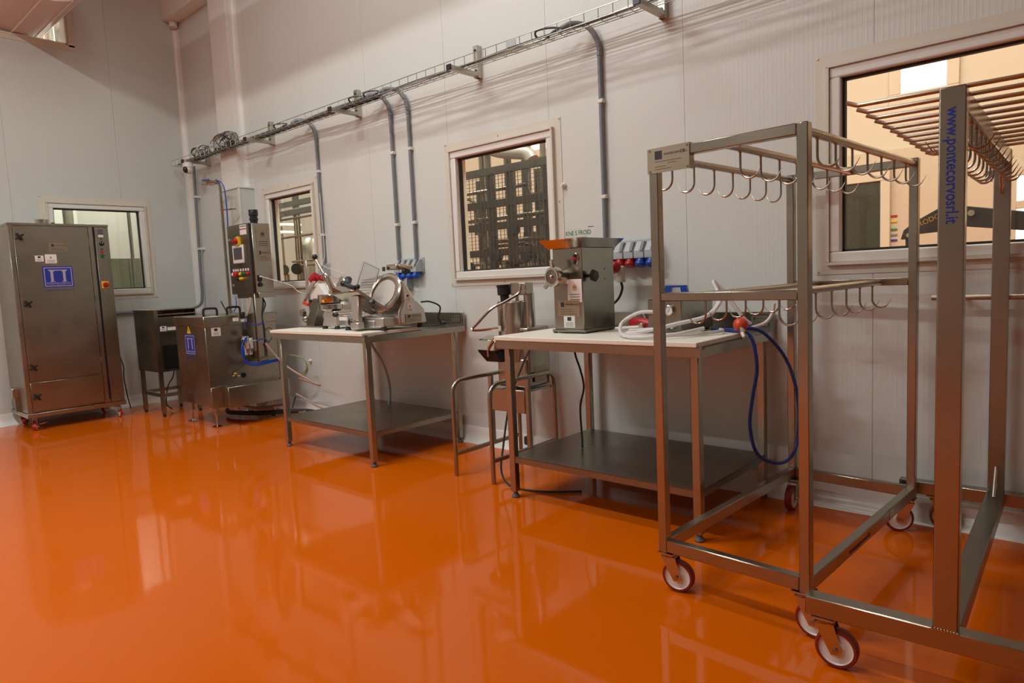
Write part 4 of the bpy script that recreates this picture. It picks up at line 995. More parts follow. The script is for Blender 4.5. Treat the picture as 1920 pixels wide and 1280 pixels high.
cable('thin_cable', [(-5.895, 3.15, 1.36), (-5.80, 3.20, 1.33), (-5.62, 3.28, 1.27), (-5.56, 3.32, 1.21), (-5.45, 3.36, 1.19), (-5.2, 3.40, 1.24), (-5.0, 3.42, 1.34), (-5.2, 3.55, 1.36), (-5.42, 3.50, 1.44), (-5.46, 3.56, 1.55), (-5.50, 3.58, 2.1)], .003, 'white_plastic', 'thin white cable drooping from the control box to the wall conduit', 'cable')

# ------------------------------------------------------------------ machines on the slicer table
pr = thing('patty_press', 'cast metal press with tall slanting lever, in front on the slicer table', 'press', (-4.34, 2.95, BZ))
b0 = [(-4.47, 2.85, BZ + .022), (-4.28, 2.85, BZ + .022), (-4.28, 3.10, BZ + .022), (-4.47, 3.10, BZ + .022)]
b1 = [(-4.44, 2.865, 1.058), (-4.32, 2.865, 1.058), (-4.32, 3.02, 1.058), (-4.44, 3.02, 1.058)]
M().hexa(b0, b1).build('base', 'cast_alu', pr, bev=.004)
M().bx(-4.42, -4.115, 2.93, 3.09, BZ + .02, BZ + .10).build('rear_base', 'cast_alu', pr, bev=.008, seg=2)
for (x, y) in ((-4.455, 2.865), (-4.295, 2.865), (-4.455, 3.085), (-4.12, 3.08)): M().lathe([(0, 0), (.022, 0), (.018, .022), (0, .024)], (x, y, BZ), n=12).build('rubber_foot', 'black_rubber', pr)
PC = (-4.41, 2.90)
M().lathe([(0, 0), (.03, 0), (.075, .02), (.088, .028), (.088, .062), (0, .062)], (*PC, 1.044), n=28).build('lower_bowl', 'steel_bright', pr)
M().cyl((*PC, 1.11), (*PC, 1.122), .072, n=28).build('gap_ring', 'black_plastic', pr)
M().lathe([(0, 0), (.092, 0), (.094, .005), (.094, .055), (.090, .060), (0, .060)], (*PC, 1.122), n=28).build('upper_drum', 'steel_bright', pr)
M().bx(-4.375, -4.350, 2.802, 2.808, 1.125, 1.145).build('warning_label', 'yellow_plastic', pr)
M().bx(-4.40, -4.36, 2.88, 2.94, 1.18, 1.21).cyl((-4.38, 2.91, 1.19), (-4.43, 2.90, 1.31), .022, n=12).build('lever_yoke', 'steel_bright', pr)
lv = M().cyl((-4.385, 2.915, 1.20), (-4.545, 2.88, 1.455), .011, n=12).build('lever', 'steel_bright', pr)
M().sph((-4.545, 2.876, 1.468), .022).build('ball_grip', 'black_plastic', lv)
M().tube(crv([(-4.36, 2.93, 1.19), (-4.42, 2.90, 1.31), (-4.46, 2.89, 1.34), (-4.45, 2.89, 1.28), (-4.40, 2.90, 1.19)], 4), .008, 8).build('linkage', 'steel_bright', pr)
sticker((-4.435, 2.8575, .968), (1, 0, 0), (0, .2, 1), .045, .055, pr, 'crest')
M().bx(-4.42, -4.395, 2.8695, 2.8705, 1.03, 1.055).build('blue_label', 'blue_print', pr)

# gravity slicer, front
sl = thing('meat_slicer', 'large cast-aluminium gravity slicer with round blade, front right of the table', 'slicer', (-3.89, 2.96, BZ))
M().bx(-4.10, -3.93, 2.80, 2.97, .948, 1.02).build('carriage_housing', 'cast_alu', sl, bev=.008, seg=2)
M().bx(-3.97, -3.80, 2.83, 3.13, .945, .995).build('base', 'cast_alu', sl, bev=.008, seg=2)
M().bx(-3.93, -3.71, 2.84, 3.10, .945, 1.015).build('base_body', 'cast_alu', sl, bev=.01, seg=2)
bk = M().prism([(-.01, 0), (.24, 0), (.22, .10), (.14, .17), (.055, .30), (.02, .31), (0.03, .16), (-.01, .09)], (-3.88, 2.96, .955), (0, 1, 0), (0, 0, 1), (.21, 0, 0)).build('motor_housing', 'cast_alu', sl, bev=.014, seg=3)
nameplate((-3.668, 3.00, .965), *YZ, .145, .06, sl)
sticker((-3.668, 3.02, 1.04), *YZ, .05, .06, sl, 'crest')
sticker((-3.668, 3.00, 1.115), *YZ, .06, .05, sl, 'flag')
for (x, y) in ((-4.085, 2.815), (-3.725, 2.855), (-3.70, 3.155), (-4.07, 3.10)): M().lathe([(0, 0), (.023, 0), (.018, .026), (0, .028)], (x, y, BZ), n=12).build('rubber_foot', 'black_rubber', sl)
# blade assembly, tilted back: normal n, up w, along u
un = Vector((0.10, -0.90, 0.42)).normalized(); uu = Vector((1, 0.12, 0.02)); uu = (uu - un * uu.dot(un)).normalized(); uw = un.cross(uu) * -1
if uw.z < 0: uw = -uw
BC = Vector((-3.80, 2.945, 1.175))
M().lathe([(.118, -.004), (.140, 0), (.148, .006), (.148, .014), (.138, .020), (.122, .016)], BC, un, 48, True).build('ring_guard', 'steel_bright', sl)
M().lathe([(0, 0), (.05, 0), (.118, .001), (.126, .004), (.128, .008), (.115, .010), (.05, .012), (0, .012)], BC, un, 48).build('blade', 'steel_bright', sl)
M().lathe([(0, 0), (.112, 0), (.118, -.012), (.10, -.03), (0, -.03)], BC - un * .002, un, 36).build('blade_backing', 'cast_alu', sl)
cvr = M().lathe([(.0, .012), (.098, .012), (.098, .015), (.0, .017)], BC, un, 40).build('blade_cover', 'cast_alu', sl)
# ribbed gauge plate left of the blade
o = BC - uu * .145 - uw * .055
gp = M().prism([(-.13, -.02), (.055, -.06), (.02, -.0), (.005, .05), (.01, .115), (.05, .19), (.09, .205), (-.09, .17), (-.125, .15)], o, uu, uw, un * .010).build('gauge_plate', 'cast_alu', sl, bev=.003)
for k in range(9): M().rod(o + uu * -.125 + uw * (0 + .021 * k) + un * .011, o + uu * (.0 if 1 < k < 7 else .02) + uw * (0 + .021 * k) + un * .011, .003, .003).build('gauge_rib', 'steel_bright', gp)
# product table (carriage tray), sloping down to the blade
c0 = [(-4.15, 2.74, 1.195), (-3.885, 2.77, 1.210), (-3.715, 2.895, 1.062), (-3.97, 2.935, 1.035)]
ct = M().hexa([Vector(p) + Vector((0, 0, -.012)) for p in c0], c0).build('carriage_tray', 'steel', sl, bev=.003)
M().rod((-3.885, 2.765, 1.21), (-3.712, 2.892, 1.062), .012, .018).build('tray_edge', 'steel_bright', ct)
for k in range(5): 
    a = Vector(c0[0]).lerp(Vector(c0[3]), .15 + .17 * k); b = Vector(c0[1]).lerp(Vector(c0[2]), .15 + .17 * k)
    M().rod(a + Vector((0, 0, .002)), b + Vector((0, 0, .002)), .004, .003).build('tray_rib', 'steel_bright', ct)
M().hexa([(-4.15, 2.745, 1.195), (-4.155, 2.86, 1.205), (-4.15, 2.86, 1.25), (-4.145, 2.745, 1.235)], [(-4.03, 2.91, 1.095), (-4.03, 2.92, 1.10), (-4.025, 2.92, 1.13), (-4.025, 2.91, 1.12)]).build('end_fence', 'steel', ct)
M().hexa([(-3.99, 2.785, 1.172), (-3.90, 2.785, 1.168), (-3.90, 2.81, 1.155), (-3.99, 2.81, 1.165)], [(-3.955, 2.76, .965), (-3.885, 2.76, .945), (-3.885, 2.80, .945), (-3.955, 2.80, .965)]).build('support_arm', 'cast_alu', sl, bev=.004)
M().bx(-3.96, -3.87, 2.745, 2.80, .94, .985).build('arm_foot', 'cast_alu', sl, bev=.004)
hn = M().tube(crv([(-3.90, 2.77, 1.222), (-3.94, 2.765, 1.228), (-3.99, 2.76, 1.245), (-4.03, 2.755, 1.258)], 4), .017, 10).sph((-4.02, 2.755, 1.255), .021, sc=(1.4, 1, 1)).build('push_handle', 'black_plastic', sl)
M().sph((-3.885, 2.775, 1.230), .018).build('handle_knob', 'black_plastic', sl)
M().lathe([(.018, 0), (.022, .012), (.02, .022), (0, .024)], (-3.80, 2.83, 1.115), (.3, -.5, .8), 12).build('meat_pusher_knob', 'black_plastic', sl)
M().prism([(0, 0), (.07, -.012), (.06, .045), (.01, .035)], (-3.80, 2.875, 1.08), (.85, .5, -.15), (0, 0, 1), (0, .01, 0)).build('meat_pusher', 'white_plastic', sl)
m = M().tube(crv([(-4.10, 2.92, 1.235), (-4.03, 2.93, 1.395), (-3.995, 2.935, 1.405)], 3) + [Vector((-3.865, 2.95, 1.345)), Vector((-3.90, 2.93, 1.215))], .0022, 6); m.build('guard_edge', 'clear_plastic', sl)
M().hexa([(-4.10, 2.92, 1.235), (-3.90, 2.93, 1.215), (-3.865, 2.95, 1.345), (-4.01, 2.935, 1.40)], [(-4.10, 2.924, 1.235), (-3.90, 2.934, 1.215), (-3.865, 2.954, 1.345), (-4.01, 2.939, 1.40)]).build('clear_guard', 'clear_plastic', sl)
m = M(); fr = [(-4.10, 2.922, 1.235), (-4.015, 2.937, 1.40), (-3.865, 2.952, 1.347), (-3.90, 2.932, 1.215)]
for a, b in zip(fr[:-1], fr[1:]): m.rod(a, b, .003, .003)
m.build('guard_rim', 'grey_socket_dark', sl)
sh = M().bx(-3.85, -3.73, 3.00, 3.10, 1.335, 1.375).prism([(0, 0), (.12, 0), (.13, -.03), (.09, -.04), (.02, -.02)], (-3.73, 3.0, 1.365), (0, 1, 0), (0, 0, 1), (.03, 0, 0)).build('sharpener_cover', 'steel_bright', sl, bev=.008, seg=2)
M().bx(-3.72, -3.69, 3.03, 3.09, 1.305, 1.335).build('sharpener_button', 'black_plastic', sh, bev=.005)
M().cyl((-3.85, 2.98, 1.33), (-3.85, 2.98, 1.36), .012, n=10).build('sharpener_screw', 'steel_dark', sh)
M().lathe([(.010, 0), (.010, .02), (.026, .022), (.028, .034), (.02, .042), (0, .042)], (-3.985, 2.80, .985), (0, -1, 0), 7).build('star_knob', 'black_plastic', sl)
M().lathe([(.018, 0), (.018, .03), (.012, .04), (0, .04)], (-3.93, 2.77, .985), (1, -.4, 0), 16).build('lock_barrel', 'steel_bright', sl)
M().cyl((-4.20, 2.80, 1.040), (-3.99, 2.90, 1.045), .006, n=8).build('thickness_rod', 'steel', sl)
M().sph((-4.205, 2.795, 1.035), .019, sc=(1.6, 1, 1)).build('thickness_grip', 'black_plastic', sl)
M().bx(-4.16, -4.06, 2.795, 2.799, .995, 1.02).build('instruction_label', 'paper', sl)
cable('power_cord', [(-3.72, 3.19, 1.10), (-3.68, 3.24, 1.10), (-3.62 - .02, 3.30, 1.06), (-3.73, 3.36, .98), (-3.76, 3.40, .92), (-3.90, 3.36, .912), (-4.0, 3.33, .912)], .006, 'black_rubber', 'black cord curling behind the large slicer', 'cord')
pg = thing('plug', 'small black mains plug lying by the splashback of the slicer table', 'plug', (-3.66 - .12, 3.45, .9))
M().sph((-3.80, 3.47, .925), .022, sc=(1.3, 1, .9)).build('plug_body', 'black_plastic', pg)
for s in (-.008, .008): M().cyl((-3.785, 3.455 + s, .92), (-3.755, 3.44 + s, .915), .0025, n=6).build('pin', 'steel_bright', pg)

# second slicer behind, and dicing slide at the left back corner
s2_ = thing('meat_slicer', 'second slicer half hidden behind the lever press, white tilted tray', 'slicer', (-4.5, 3.28, BZ))
M().prism([(0, 0), (.34, 0), (.34, .09), (.26, .12), (.26, .20), (.12, .24), (.02, .20), (0, .10)], (-4.62, 3.14, BZ + .02), (1, 0, 0), (0, 0, 1), (0, .24, 0)).build('body', 'cast_alu', s2_, bev=.012, seg=2)
M().bx(-4.62, -4.20, 3.11, 3.16, BZ + .015, BZ + .07).build('base', 'cast_alu', s2_, bev=.008)
M().hexa([(-4.93, 3.00, 1.13), (-4.76, 3.02, 1.27), (-4.70, 3.14, 1.27), (-4.86, 3.12, 1.13)], [(-4.76, 3.02, .975), (-4.63, 3.06, 1.09), (-4.58, 3.15, 1.09), (-4.70, 3.13, .975)]).build('tilted_tray', 'white_plastic', s2_, bev=.003)
M().rod((-4.93, 3.0, 1.135), (-4.78, 3.0, 1.285), .03, .012).build('tray_edge', 'steel_bright', s2_)
M().rod((-4.93, 2.99, 1.118), (-4.86, 2.99, 1.10), .03, .02).build('orange_end', 'orange_grip', s2_)
M().lathe([(.010, 0), (.010, .02), (.03, .022), (.03, .034), (0, .04)], (-4.50, 3.13, 1.27), (.6, -.4, .5), 7).build('star_knob', 'black_plastic', s2_)
M().prism([(0, 0), (.10, .02), (.13, .12), (.05, .16), (-.02, .10)], (-4.70, 3.16, 1.16), (1, 0, 0), (0, 0, 1), (0, .06, 0)).build('blade_guard', 'cast_alu', s2_, bev=.01)
for x in (-4.60, -4.30): M().lathe([(0, 0), (.02, 0), (.016, .02), (0, .02)], (x, 3.16, BZ), n=12).build('rubber_foot', 'black_rubber', s2_)
dc_ = thing('vegetable_slide_cutter', 'grey slotted slide cutter with upright bar at the far left table corner', 'cutter', (-5.0 + .22, 3.15, BZ))
M().bx(-4.90, -4.62, 2.92, 3.10, BZ, BZ + .010).build('base_plate', 'steel_dark', dc_)
sc_ = M().hexa([(-4.87, 2.96, BZ + .01), (-4.76, 2.96, BZ + .01), (-4.76, 3.06, BZ + .01), (-4.87, 3.06, BZ + .01)], [(-4.78, 2.98, 1.15), (-4.68, 2.98, 1.15), (-4.68, 3.05, 1.15), (-4.78, 3.05, 1.15)]).build('inclined_slide', 'steel_dark', dc_)
for k in range(7): M().rod((-4.862 + .018 * k, 2.957, BZ + .02), (-4.774 + .016 * k, 2.977, 1.14), .005, .006, (0, 1, 0)).build('slide_rib', 'steel', sc_)
M().sph((-4.86, 2.955, .99), .030).build('round_knob', 'steel', dc_)
M().lathe([(0, 0), (.03, 0), (.028, .03), (0, .03)], (-4.87, 2.95, 1.04), (0, -1, 0), 16).build('clamp', 'steel', dc_)
M().cyl((-4.86, 3.0, BZ), (-4.875, 3.0, 1.28), .008, n=10).build('upright_rod', 'steel_bright', dc_)
M().bx(-4.895, -4.862, 2.992, 3.004, 1.22, 1.46).build('slotted_bar', 'steel_bright', dc_, bev=.002)
M().bx(-4.86, -4.835, 2.99, 3.01, 1.12, 1.14).build('stop_block', 'black_plastic', dc_)

# pale cord hanging below the slicer table
cable('waste_hose', [(-4.55, 3.30, .86), (-4.52, 3.33, .75), (-4.46, 3.38, .60), (-4.42, 3.40, .45), (-4.43, 3.41, .32), (-4.46, 3.42, .25)], .012, 'grey_socket', 'pale grey corrugated hose hanging under the slicer table', 'hose')

# ------------------------------------------------------------------ mincer
mc = thing('meat_mincer', 'upright steel box mincer with flared tray on top and round outlet', 'mincer', (-2.24, 3.13, BZ))
X0, X1_, Y0, Y1 = -2.345, -2.145, 2.985, 3.29
ORG[mc.name] = Vector((-2.24, 3.13, BZ))
M().bx(X0, X1_, Y0, Y1, .945, 1.39).build('body', 'steel_sheet', mc, bev=.003)
M().bx(X0 - .01, X1_ + .015, Y0 - .012, Y1 + .01, .931, .945).build('base_plate', 'steel_dark', mc, bev=.002)
for (x, y) in ((X0, Y0 + .005), (X1_ - .01, Y0 + .005), (X0, Y1 - .03), (X1_ - .01, Y1 - .03)): M().cyl((x, y, BZ), (x, y, .932), .012, n=10).build('foot', 'black_rubber', mc)
q0 = [(X0 - .02, Y0 - .012, 1.39), (X1_ + .008, Y0 - .012, 1.39), (X1_ + .008, Y1 + .012, 1.39), (X0 - .02, Y1 + .012, 1.39)]
q1 = [(X0 - .055, Y0 - .05, 1.438), (X1_ + .045, Y0 - .05, 1.438), (X1_ + .045, Y1 + .05, 1.438), (X0 - .055, Y1 + .05, 1.438)]
hp = M(); t_ = .003
i1 = [(X0 - .050, Y0 - .045, 1.438), (X1_ + .040, Y0 - .045, 1.438), (X1_ + .040, Y1 + .045, 1.438), (X0 - .050, Y1 + .045, 1.438)]
i0 = [(X0 - .015, Y0 - .007, 1.393), (X1_ + .003, Y0 - .007, 1.393), (X1_ + .003, Y1 + .007, 1.393), (X0 - .015, Y1 + .007, 1.393)]
hp.add(q0 + q1 + i1 + i0, [(3, 2, 1, 0), (0, 1, 5, 4), (1, 2, 6, 5), (2, 3, 7, 6), (3, 0, 4, 7), (4, 5, 9, 8), (5, 6, 10, 9), (6, 7, 11, 10), (7, 4, 8, 11), (8, 9, 13, 12), (9, 10, 14, 13), (10, 11, 15, 14), (11, 8, 12, 15), (12, 13, 14, 15)])
hp.build('feed_tray', 'steel_bright', mc)
oh = Vector((-2.265, 2.985, 1.238)); ax = Vector((-.12, -1, 0)).normalized()
M().lathe([(.030, 0), (.034, .01), (.034, .045), (.044, .05), (.044, .075), (0, .075)], oh, ax, 24).build('outlet_barrel', 'steel', mc)
rn = M().lathe([(.036, .060), (.052, .062), (.054, .07), (.054, .098), (.050, .104), (.040, .104), (.038, .098)], oh, ax, 32)
for k in range(3):
    a = R(100 + 120 * k); d = Vector((math.cos(a), 0, math.sin(a)))
    rn.rod(oh + ax * .082 + d * .05, oh + ax * .078 + d * .092, .018, .018, ax)
rn = rn.build('ring_nut', 'steel_bright', mc)
pt = M().lathe([(.010, .099), (.039, .099), (.039, .100), (.010, .102)], oh, ax, 28).build('mincing_plate', 'steel_dark', rn)
for ring, nn in ((.018, 7), (.027, 11), (.034, 15)):
    for k in range(nn):
        a = 2 * math.pi * k / nn; M().cyl(oh + ax * .1005 + Vector((math.cos(a), 0, math.sin(a))) * ring, oh + ax * .1025 + Vector((math.cos(a), 0, math.sin(a))) * ring, .0022, n=6).build('plate_hole', 'black_plastic', pt)
M().lathe([(.011, .10), (.011, .108), (.005, .112), (0, .112)], oh, ax, 12).build('worm_tip', 'steel_bright', rn)
sw_ = M().sph((-2.185, 2.985, 1.33), .022, sc=(.85, .5, 1.5)).build('switch_frame', 'steel_bright', mc)
M().sph((-2.185, 2.975, 1.345), .012, sc=(.9, .5, 1.2)).build('button', 'black_plastic', sw_); M().bx(-2.197, -2.173, 2.966, 2.974, 1.325, 1.338).build('red_button', 'red_plastic', sw_); M().sph((-2.185, 2.975, 1.313), .012, sc=(.9, .5, 1.2)).build('button', 'black_plastic', sw_)
XM = X1_ + .0006
M().lathe([(.009, 0), (.009, .025), (.032, .028), (.035, .040), (.028, .052), (0, .055)], (X1_, 3.04, 1.235), (1, 0, 0), 6).build('locking_knob', 'black_plastic', mc)
for z in (1.27, 1.215): M().lathe([(.005, 0), (.005, .002), (0, .003)], (X1_, 3.20, z), (1, 0, 0), 10).build('screw', 'steel_dark', mc)
FZ = ((1, 0, 0), (0, 0, 1))
sticker((-2.247, Y0 - .0005, 1.095), *FZ, .095, .125, mc, 'crest')
nameplate((-2.318, Y0 - .0005, 1.02), *FZ, .15, .085, mc)
sticker((-2.28, Y0 - .0005, .955), *FZ, .075, .065, mc, 'flag')

# ------------------------------------------------------------------ injector pump, hoses and gun on the second table
pu = thing('injector_pump', 'small stainless pump box with blue carry handle and pressure gauge', 'pump', (-1.68, 3.15, BZ))
M().bx(-1.79, -1.60, 3.05, 3.40, BZ + .012, 1.10).build('body', 'steel_sheet', pu, bev=.004)
for (x, y) in ((-1.77, 3.07), (-1.62, 3.07), (-1.77, 3.37), (-1.62, 3.37)): M().cyl((x, y, BZ), (x, y, BZ + .012), .012, n=10).build('foot', 'black_rubber', pu)
M().bx(-1.70, -1.61, 3.09, 3.13, 1.10, 1.114).build('handle_base', 'blue_plastic', pu)
h_ = M().prism([(-.065, 0), (-.052, .055), (.052, .055), (.065, 0), (.028, 0), (.022, .045), (-.022, .045), (-.028, 0)], (-1.655, 3.10, 1.112), (.95, .3, 0), (0, 0, 1), (-.008, .03, 0)).build('carry_handle', 'blue_plastic', pu)
g_ = M().lathe([(.024, 0), (.026, .004), (.026, .016), (.022, .018), (.022, .012), (0, .012)], (-1.663, 3.05, 1.045), (0, -1, 0), 24).build('pressure_gauge', 'steel_bright', pu)
M().cyl((-1.663, 3.0375, 1.045), (-1.663, 3.037, 1.045), .0215, n=24).build('gauge_dial', 'paper', g_)
M().rod((-1.670, 3.0365, 1.034), (-1.657, 3.0365, 1.056), .002, .001).build('gauge_needle', 'dark_print', g_)
v_ = M().cyl((-1.675, 3.05, .958), (-1.675, 3.02, .958), .010, n=10).lathe([(.012, 0), (.017, .004), (.017, .014), (0, .016)], (-1.675, 3.02, .958), (0, -1, 0), 6).build('tap', 'steel_bright', pu)
M().cyl((-1.675, 3.004, .958), (-1.675, 3.001, .958), .008, n=10).build('tap_cap', 'blue_plastic', v_)
M().cyl((-1.635, 3.05, .960), (-1.635, 3.01, .962), .008, n=10).build('outlet_fitting', 'cream_casting', pu)
M().bx(-1.79, -1.76, 2.99, 3.05, .93, .96).build('switch', 'blue_plastic', pu, bev=.004)
g2 = thing('injector_gun', 'red-handled brine gun lying between mincer and pump', 'gun', (-1.88, 3.15, BZ))
M().tube(crv([(-1.98, 3.20, .965), (-1.92, 3.19, .975), (-1.84, 3.18, .960), (-1.80, 3.17, .945)], 4), .024, 12).build('grip', 'red_plastic', g2)
M().cyl((-2.02, 3.10, .945), (-1.86, 3.12, .955), .008, n=10).build('lance', 'white_plastic', g2)
M().bx(-1.88, -1.85, 3.10, 3.14, .935, .975).build('valve_block', 'steel_bright', g2, bev=.004)
cable('clear_hose', [(-1.47, 3.02, .96), (-1.53, 2.88, .945), (-1.60, 2.79, .938), (-1.68, 2.765, .937), (-1.77, 2.80, .938), (-1.85, 2.88, .95), (-1.89, 2.96, .985), (-1.85, 2.99, 1.02), (-1.79, 2.99, 1.04), (-1.72, 3.0, 1.04), (-1.69, 3.02, 1.03)], .0095, 'silicone_hose', 'fat clear hose looping in front of the mincer on the table', 'hose', n=10)
cable('clear_hose', [(-1.80, 2.86, .945), (-1.70, 2.88, .955), (-1.58, 2.95, .985), (-1.48, 3.03, 1.01), (-1.45, 3.08, 1.04), (-1.44, 3.12, 1.08), (-1.46, 3.16, 1.13), (-1.49, 3.18, 1.18), (-1.44, 3.20, 1.12), (-1.36, 3.22, 1.0), (-1.33, 3.24, .965)], .0095, 'silicone_hose', 'clear hose rising past the pump to a bend then down to the orange coupling', 'hose', n=10)
cable('clear_hose', [(-1.80, 2.88, .955), (-1.66, 2.93, .965), (-1.54, 3.0, .995), (-1.46, 3.06, 1.02), (-1.435, 3.10, 1.06), (-1.43, 3.13, 1.09)], .0085, 'silicone_hose', 'second clear hose running alongside in front of the pump', 'hose', n=10)
cable('clear_hose', [(-1.82, 2.83, .94), (-1.66, 2.90, .936), (-1.52, 3.0, .936), (-1.44, 3.08, .938), (-1.43, 3.14, .94), (-1.46, 3.18, .94)], .0085, 'silicone_hose', 'thin clear hose lying flat along the board edge by the pump', 'hose', n=10)
cable('clear_hose', [(-1.37, 3.34, .935), (-1.33, 3.42, .955), (-1.30, 3.44, 1.0), (-1.29, 3.44, 1.055)], .009, 'silicone_hose', 'short clear hose standing up at the table corner by the splashback', 'hose', n=10)
oc = thing('orange_coupling', 'round orange-red coupling with white nozzle at the table edge', 'coupling', (-1.33, 3.12, .95))
M().sph((-1.345, 3.155, .968), .036, sc=(1, 1, .95)).build('coupling_body', 'orange_grip', oc)
M().cyl((-1.33, 3.13, .95), (-1.315, 3.105, .932), .014, n=12).build('collar', 'steel_bright', oc)
M().cyl((-1.315, 3.105, .932), (-1.295, 3.075, .915), .010, .006, 12).build('nozzle', 'white_plastic', oc)
cable('blue_hose', [(-1.50, 3.28, .92), (-1.42, 3.22, .925), (-1.34, 3.20, .93), (-1.30, 3.16, .915), (-1.275, 3.15, .86), (-1.265, 3.15, .75), (-1.28, 3.13, .62), (-1.29, 3.12, .48), (-1.27, 3.16, .34), (-1.22, 3.30, .27), (-1.19, 3.42, .30), (-1.18, 3.47, .45), (-1.19, 3.46, .62), (-1.22, 3.40, .78), (-1.28, 3.32, .90), (-1.34, 3.28, .94), (-1.42, 3.25, .93)], .0085, 'blue_hose', 'dark blue hose hanging in a long loop off the table corner', 'hose', n=10)
cable('blue_hose', [(-1.56, 3.30, .93), (-1.48, 3.24, .935), (-1.40, 3.20, .935), (-1.36, 3.20, .93), (-1.40, 3.26, .928), (-1.50, 3.31, .925)], .0085, 'blue_hose', 'flat turns of dark blue hose on the table beside the orange coupling', 'hose', n=10)
cable('power_cord', [(-1.80, 3.02, .932), (-1.70, 3.00, .93), (-1.58, 3.04, .932), (-1.50, 3.12, .932), (-1.56, 3.2, .93)], .008, 'black_rubber', 'black cord lying in front of the pump box', 'cord')
cable('white_cable', [(-2.13, 3.36, .93), (-2.08, 3.40, 1.0), (-2.02, 3.38, 1.01), (-1.99, 3.36, .96), (-2.03, 3.35, .92), (-2.08, 3.38, .95), (-2.06, 3.42, 1.02), (-2.0, 3.42, 1.0), (-1.96, 3.38, .94), (-1.90, 3.36, .92)], .0035, 'white_plastic', 'loops of thin white cable behind the mincer base', 'cable')
cable('power_cord', [(-2.32, 3.12, .86), (-2.31, 3.12, .78), (-2.28, 3.12, .70), (-2.26, 3.12, .60), (-2.29, 3.12, .48), (-2.285, 3.12, .30), (-2.285, 3.12, .245)], .006, 'black_rubber', 'black cord hanging under the mincer table', 'cord')

# ------------------------------------------------------------------ vegetable cutter on its tubular stand
vc = thing('vegetable_cutter', 'vegetable cutter with lever arm on a tubular steel stand between the tables', 'cutter', (-2.96, 3.25, 0))
for x, mid in ((-3.115, 3.23), (-2.79, 3.23)):
    P = [(x, 2.89, .0)] + crv([(x, 2.89, .52), (x, 2.90, .572), (x, 2.945, .605), (x, 3.0, .61)], 4) + crv([(x, 3.42, .61), (x, 3.475, .605), (x, 3.51, .57), (x, 3.52, .52)], 4) + [(x, 3.52, .0)]
    M().tube(P, .0145, 12).build('side_frame', 'steel', vc)
    M().bx(x - .011, x + .011, 2.90, 3.51, .13, .155).build('lower_rail', 'steel', vc, bev=.002)
    M().bx(x - .014, x + .014, mid, mid + .028, .15, .60).build('mid_post', 'steel', vc, bev=.002)
M().bx(-3.10, -2.805, 3.225, 3.24, .37, .52).build('front_plate', 'steel', vc, bev=.003)
M().bx(-3.10, -2.80, 3.24, 3.50, .505, .52).build('tray_shelf', 'steel_sheet', vc)
M().bx(-3.06, -2.81, 3.26, 3.50, .53, .72).build('cutter_base', 'steel', vc, bev=.012, seg=2)
M().bx(-2.93, -2.80, 3.28, 3.50, .62, .92).build('motor_body', 'steel_sheet', vc, bev=.01, seg=2)
M().lathe([(0, 0), (.115, 0), (.115, .20), (0, .20)], (-2.945, 3.33, .70), n=32).build('cutting_chamber', 'steel_bright', vc)
M().hexa([(-3.14, 3.15, .775), (-2.98, 3.15, .775), (-2.98, 3.27, .775), (-3.14, 3.27, .775)], [(-3.14, 3.17, .85), (-2.98, 3.17, .85), (-2.98, 3.27, .87), (-3.14, 3.27, .87)]).build('discharge_chute', 'steel_bright', vc, bev=.008)
M().hexa([(-3.10, 3.20, .70), (-2.97, 3.20, .70), (-2.97, 3.27, .70), (-3.10, 3.27, .70)], [(-3.135, 3.155, .774), (-2.985, 3.155, .774), (-2.985, 3.27, .774), (-3.135, 3.27, .774)]).build('chute_opening', 'black_plastic', vc)
M().lathe([(.0, .0), (.095, 0), (.095, .185), (.09, .19), (.085, .185), (.085, .01), (0, .01)], (-2.95, 3.33, .90), n=36).build('feed_hopper', 'steel_bright', vc)
M().bx(-3.055, -3.035, 3.28, 3.34, .93, 1.09).build('hopper_flange', 'steel', vc)
M().cyl((-2.845, 3.36, .90), (-2.845, 3.36, 1.14), .036, n=20).build('arm_column', 'steel_bright', vc)
M().lathe([(0, 0), (.033, 0), (.033, .03), (.030, .032), (.030, .08), (.046, .085), (.046, .135), (.050, .137), (.050, .15), (0, .15)], (-3.0, 3.30, 1.05), (-.05, 0, 1), 22).build('pusher', 'black_plastic', vc)
ah = M().bx(-2.955, -2.82, 3.30, 3.38, 1.13, 1.21).build('arm_head', 'steel', vc, bev=.006)
M().cyl((-2.93, 3.34, 1.08), (-2.93, 3.34, 1.13), .012, n=12).build('press_shaft', 'steel_bright', ah)
M().tube(crv([(-2.83, 3.27, 1.20), (-2.835, 3.265, 1.17), (-2.85, 3.26, 1.14), (-2.92, 3.2, 1.09), (-2.99, 3.15, 1.05), (-3.07, 3.10, .96), (-3.10, 3.08, .93)], 5), .009, 10).build('lever_handle', 'steel_bright', vc)
M().tube(crv([(-3.10, 3.08, .93), (-3.10, 3.10, .915), (-3.05, 3.17, .915), (-3.0, 3.22, .92)], 5), .009, 10).build('lever_handle', 'steel_bright', vc)
M().tube(crv([(-2.99, 3.16, .86), (-3.03, 3.15, .80), (-3.035, 3.15, .74)], 4), .007, 8).build('latch_rod', 'steel_bright', vc)
lr = M().cyl((-2.93, 3.20, .87), (-2.885, 3.19, .83), .007, n=8).build('latch_rod', 'steel_bright', vc)
M().cyl((-2.885, 3.19, .833), (-2.875, 3.188, .822), .011, n=10).build('latch_tip', 'black_plastic', lr)
M().bx(-2.802, -2.798, 3.33, 3.45, .56, .66).build('rating_plate', 'engraved', vc)
M().bx(-2.86, -2.82, 3.26, 3.30, .155, .21).build('rubber_foot', 'black_rubber', vc, bev=.006)
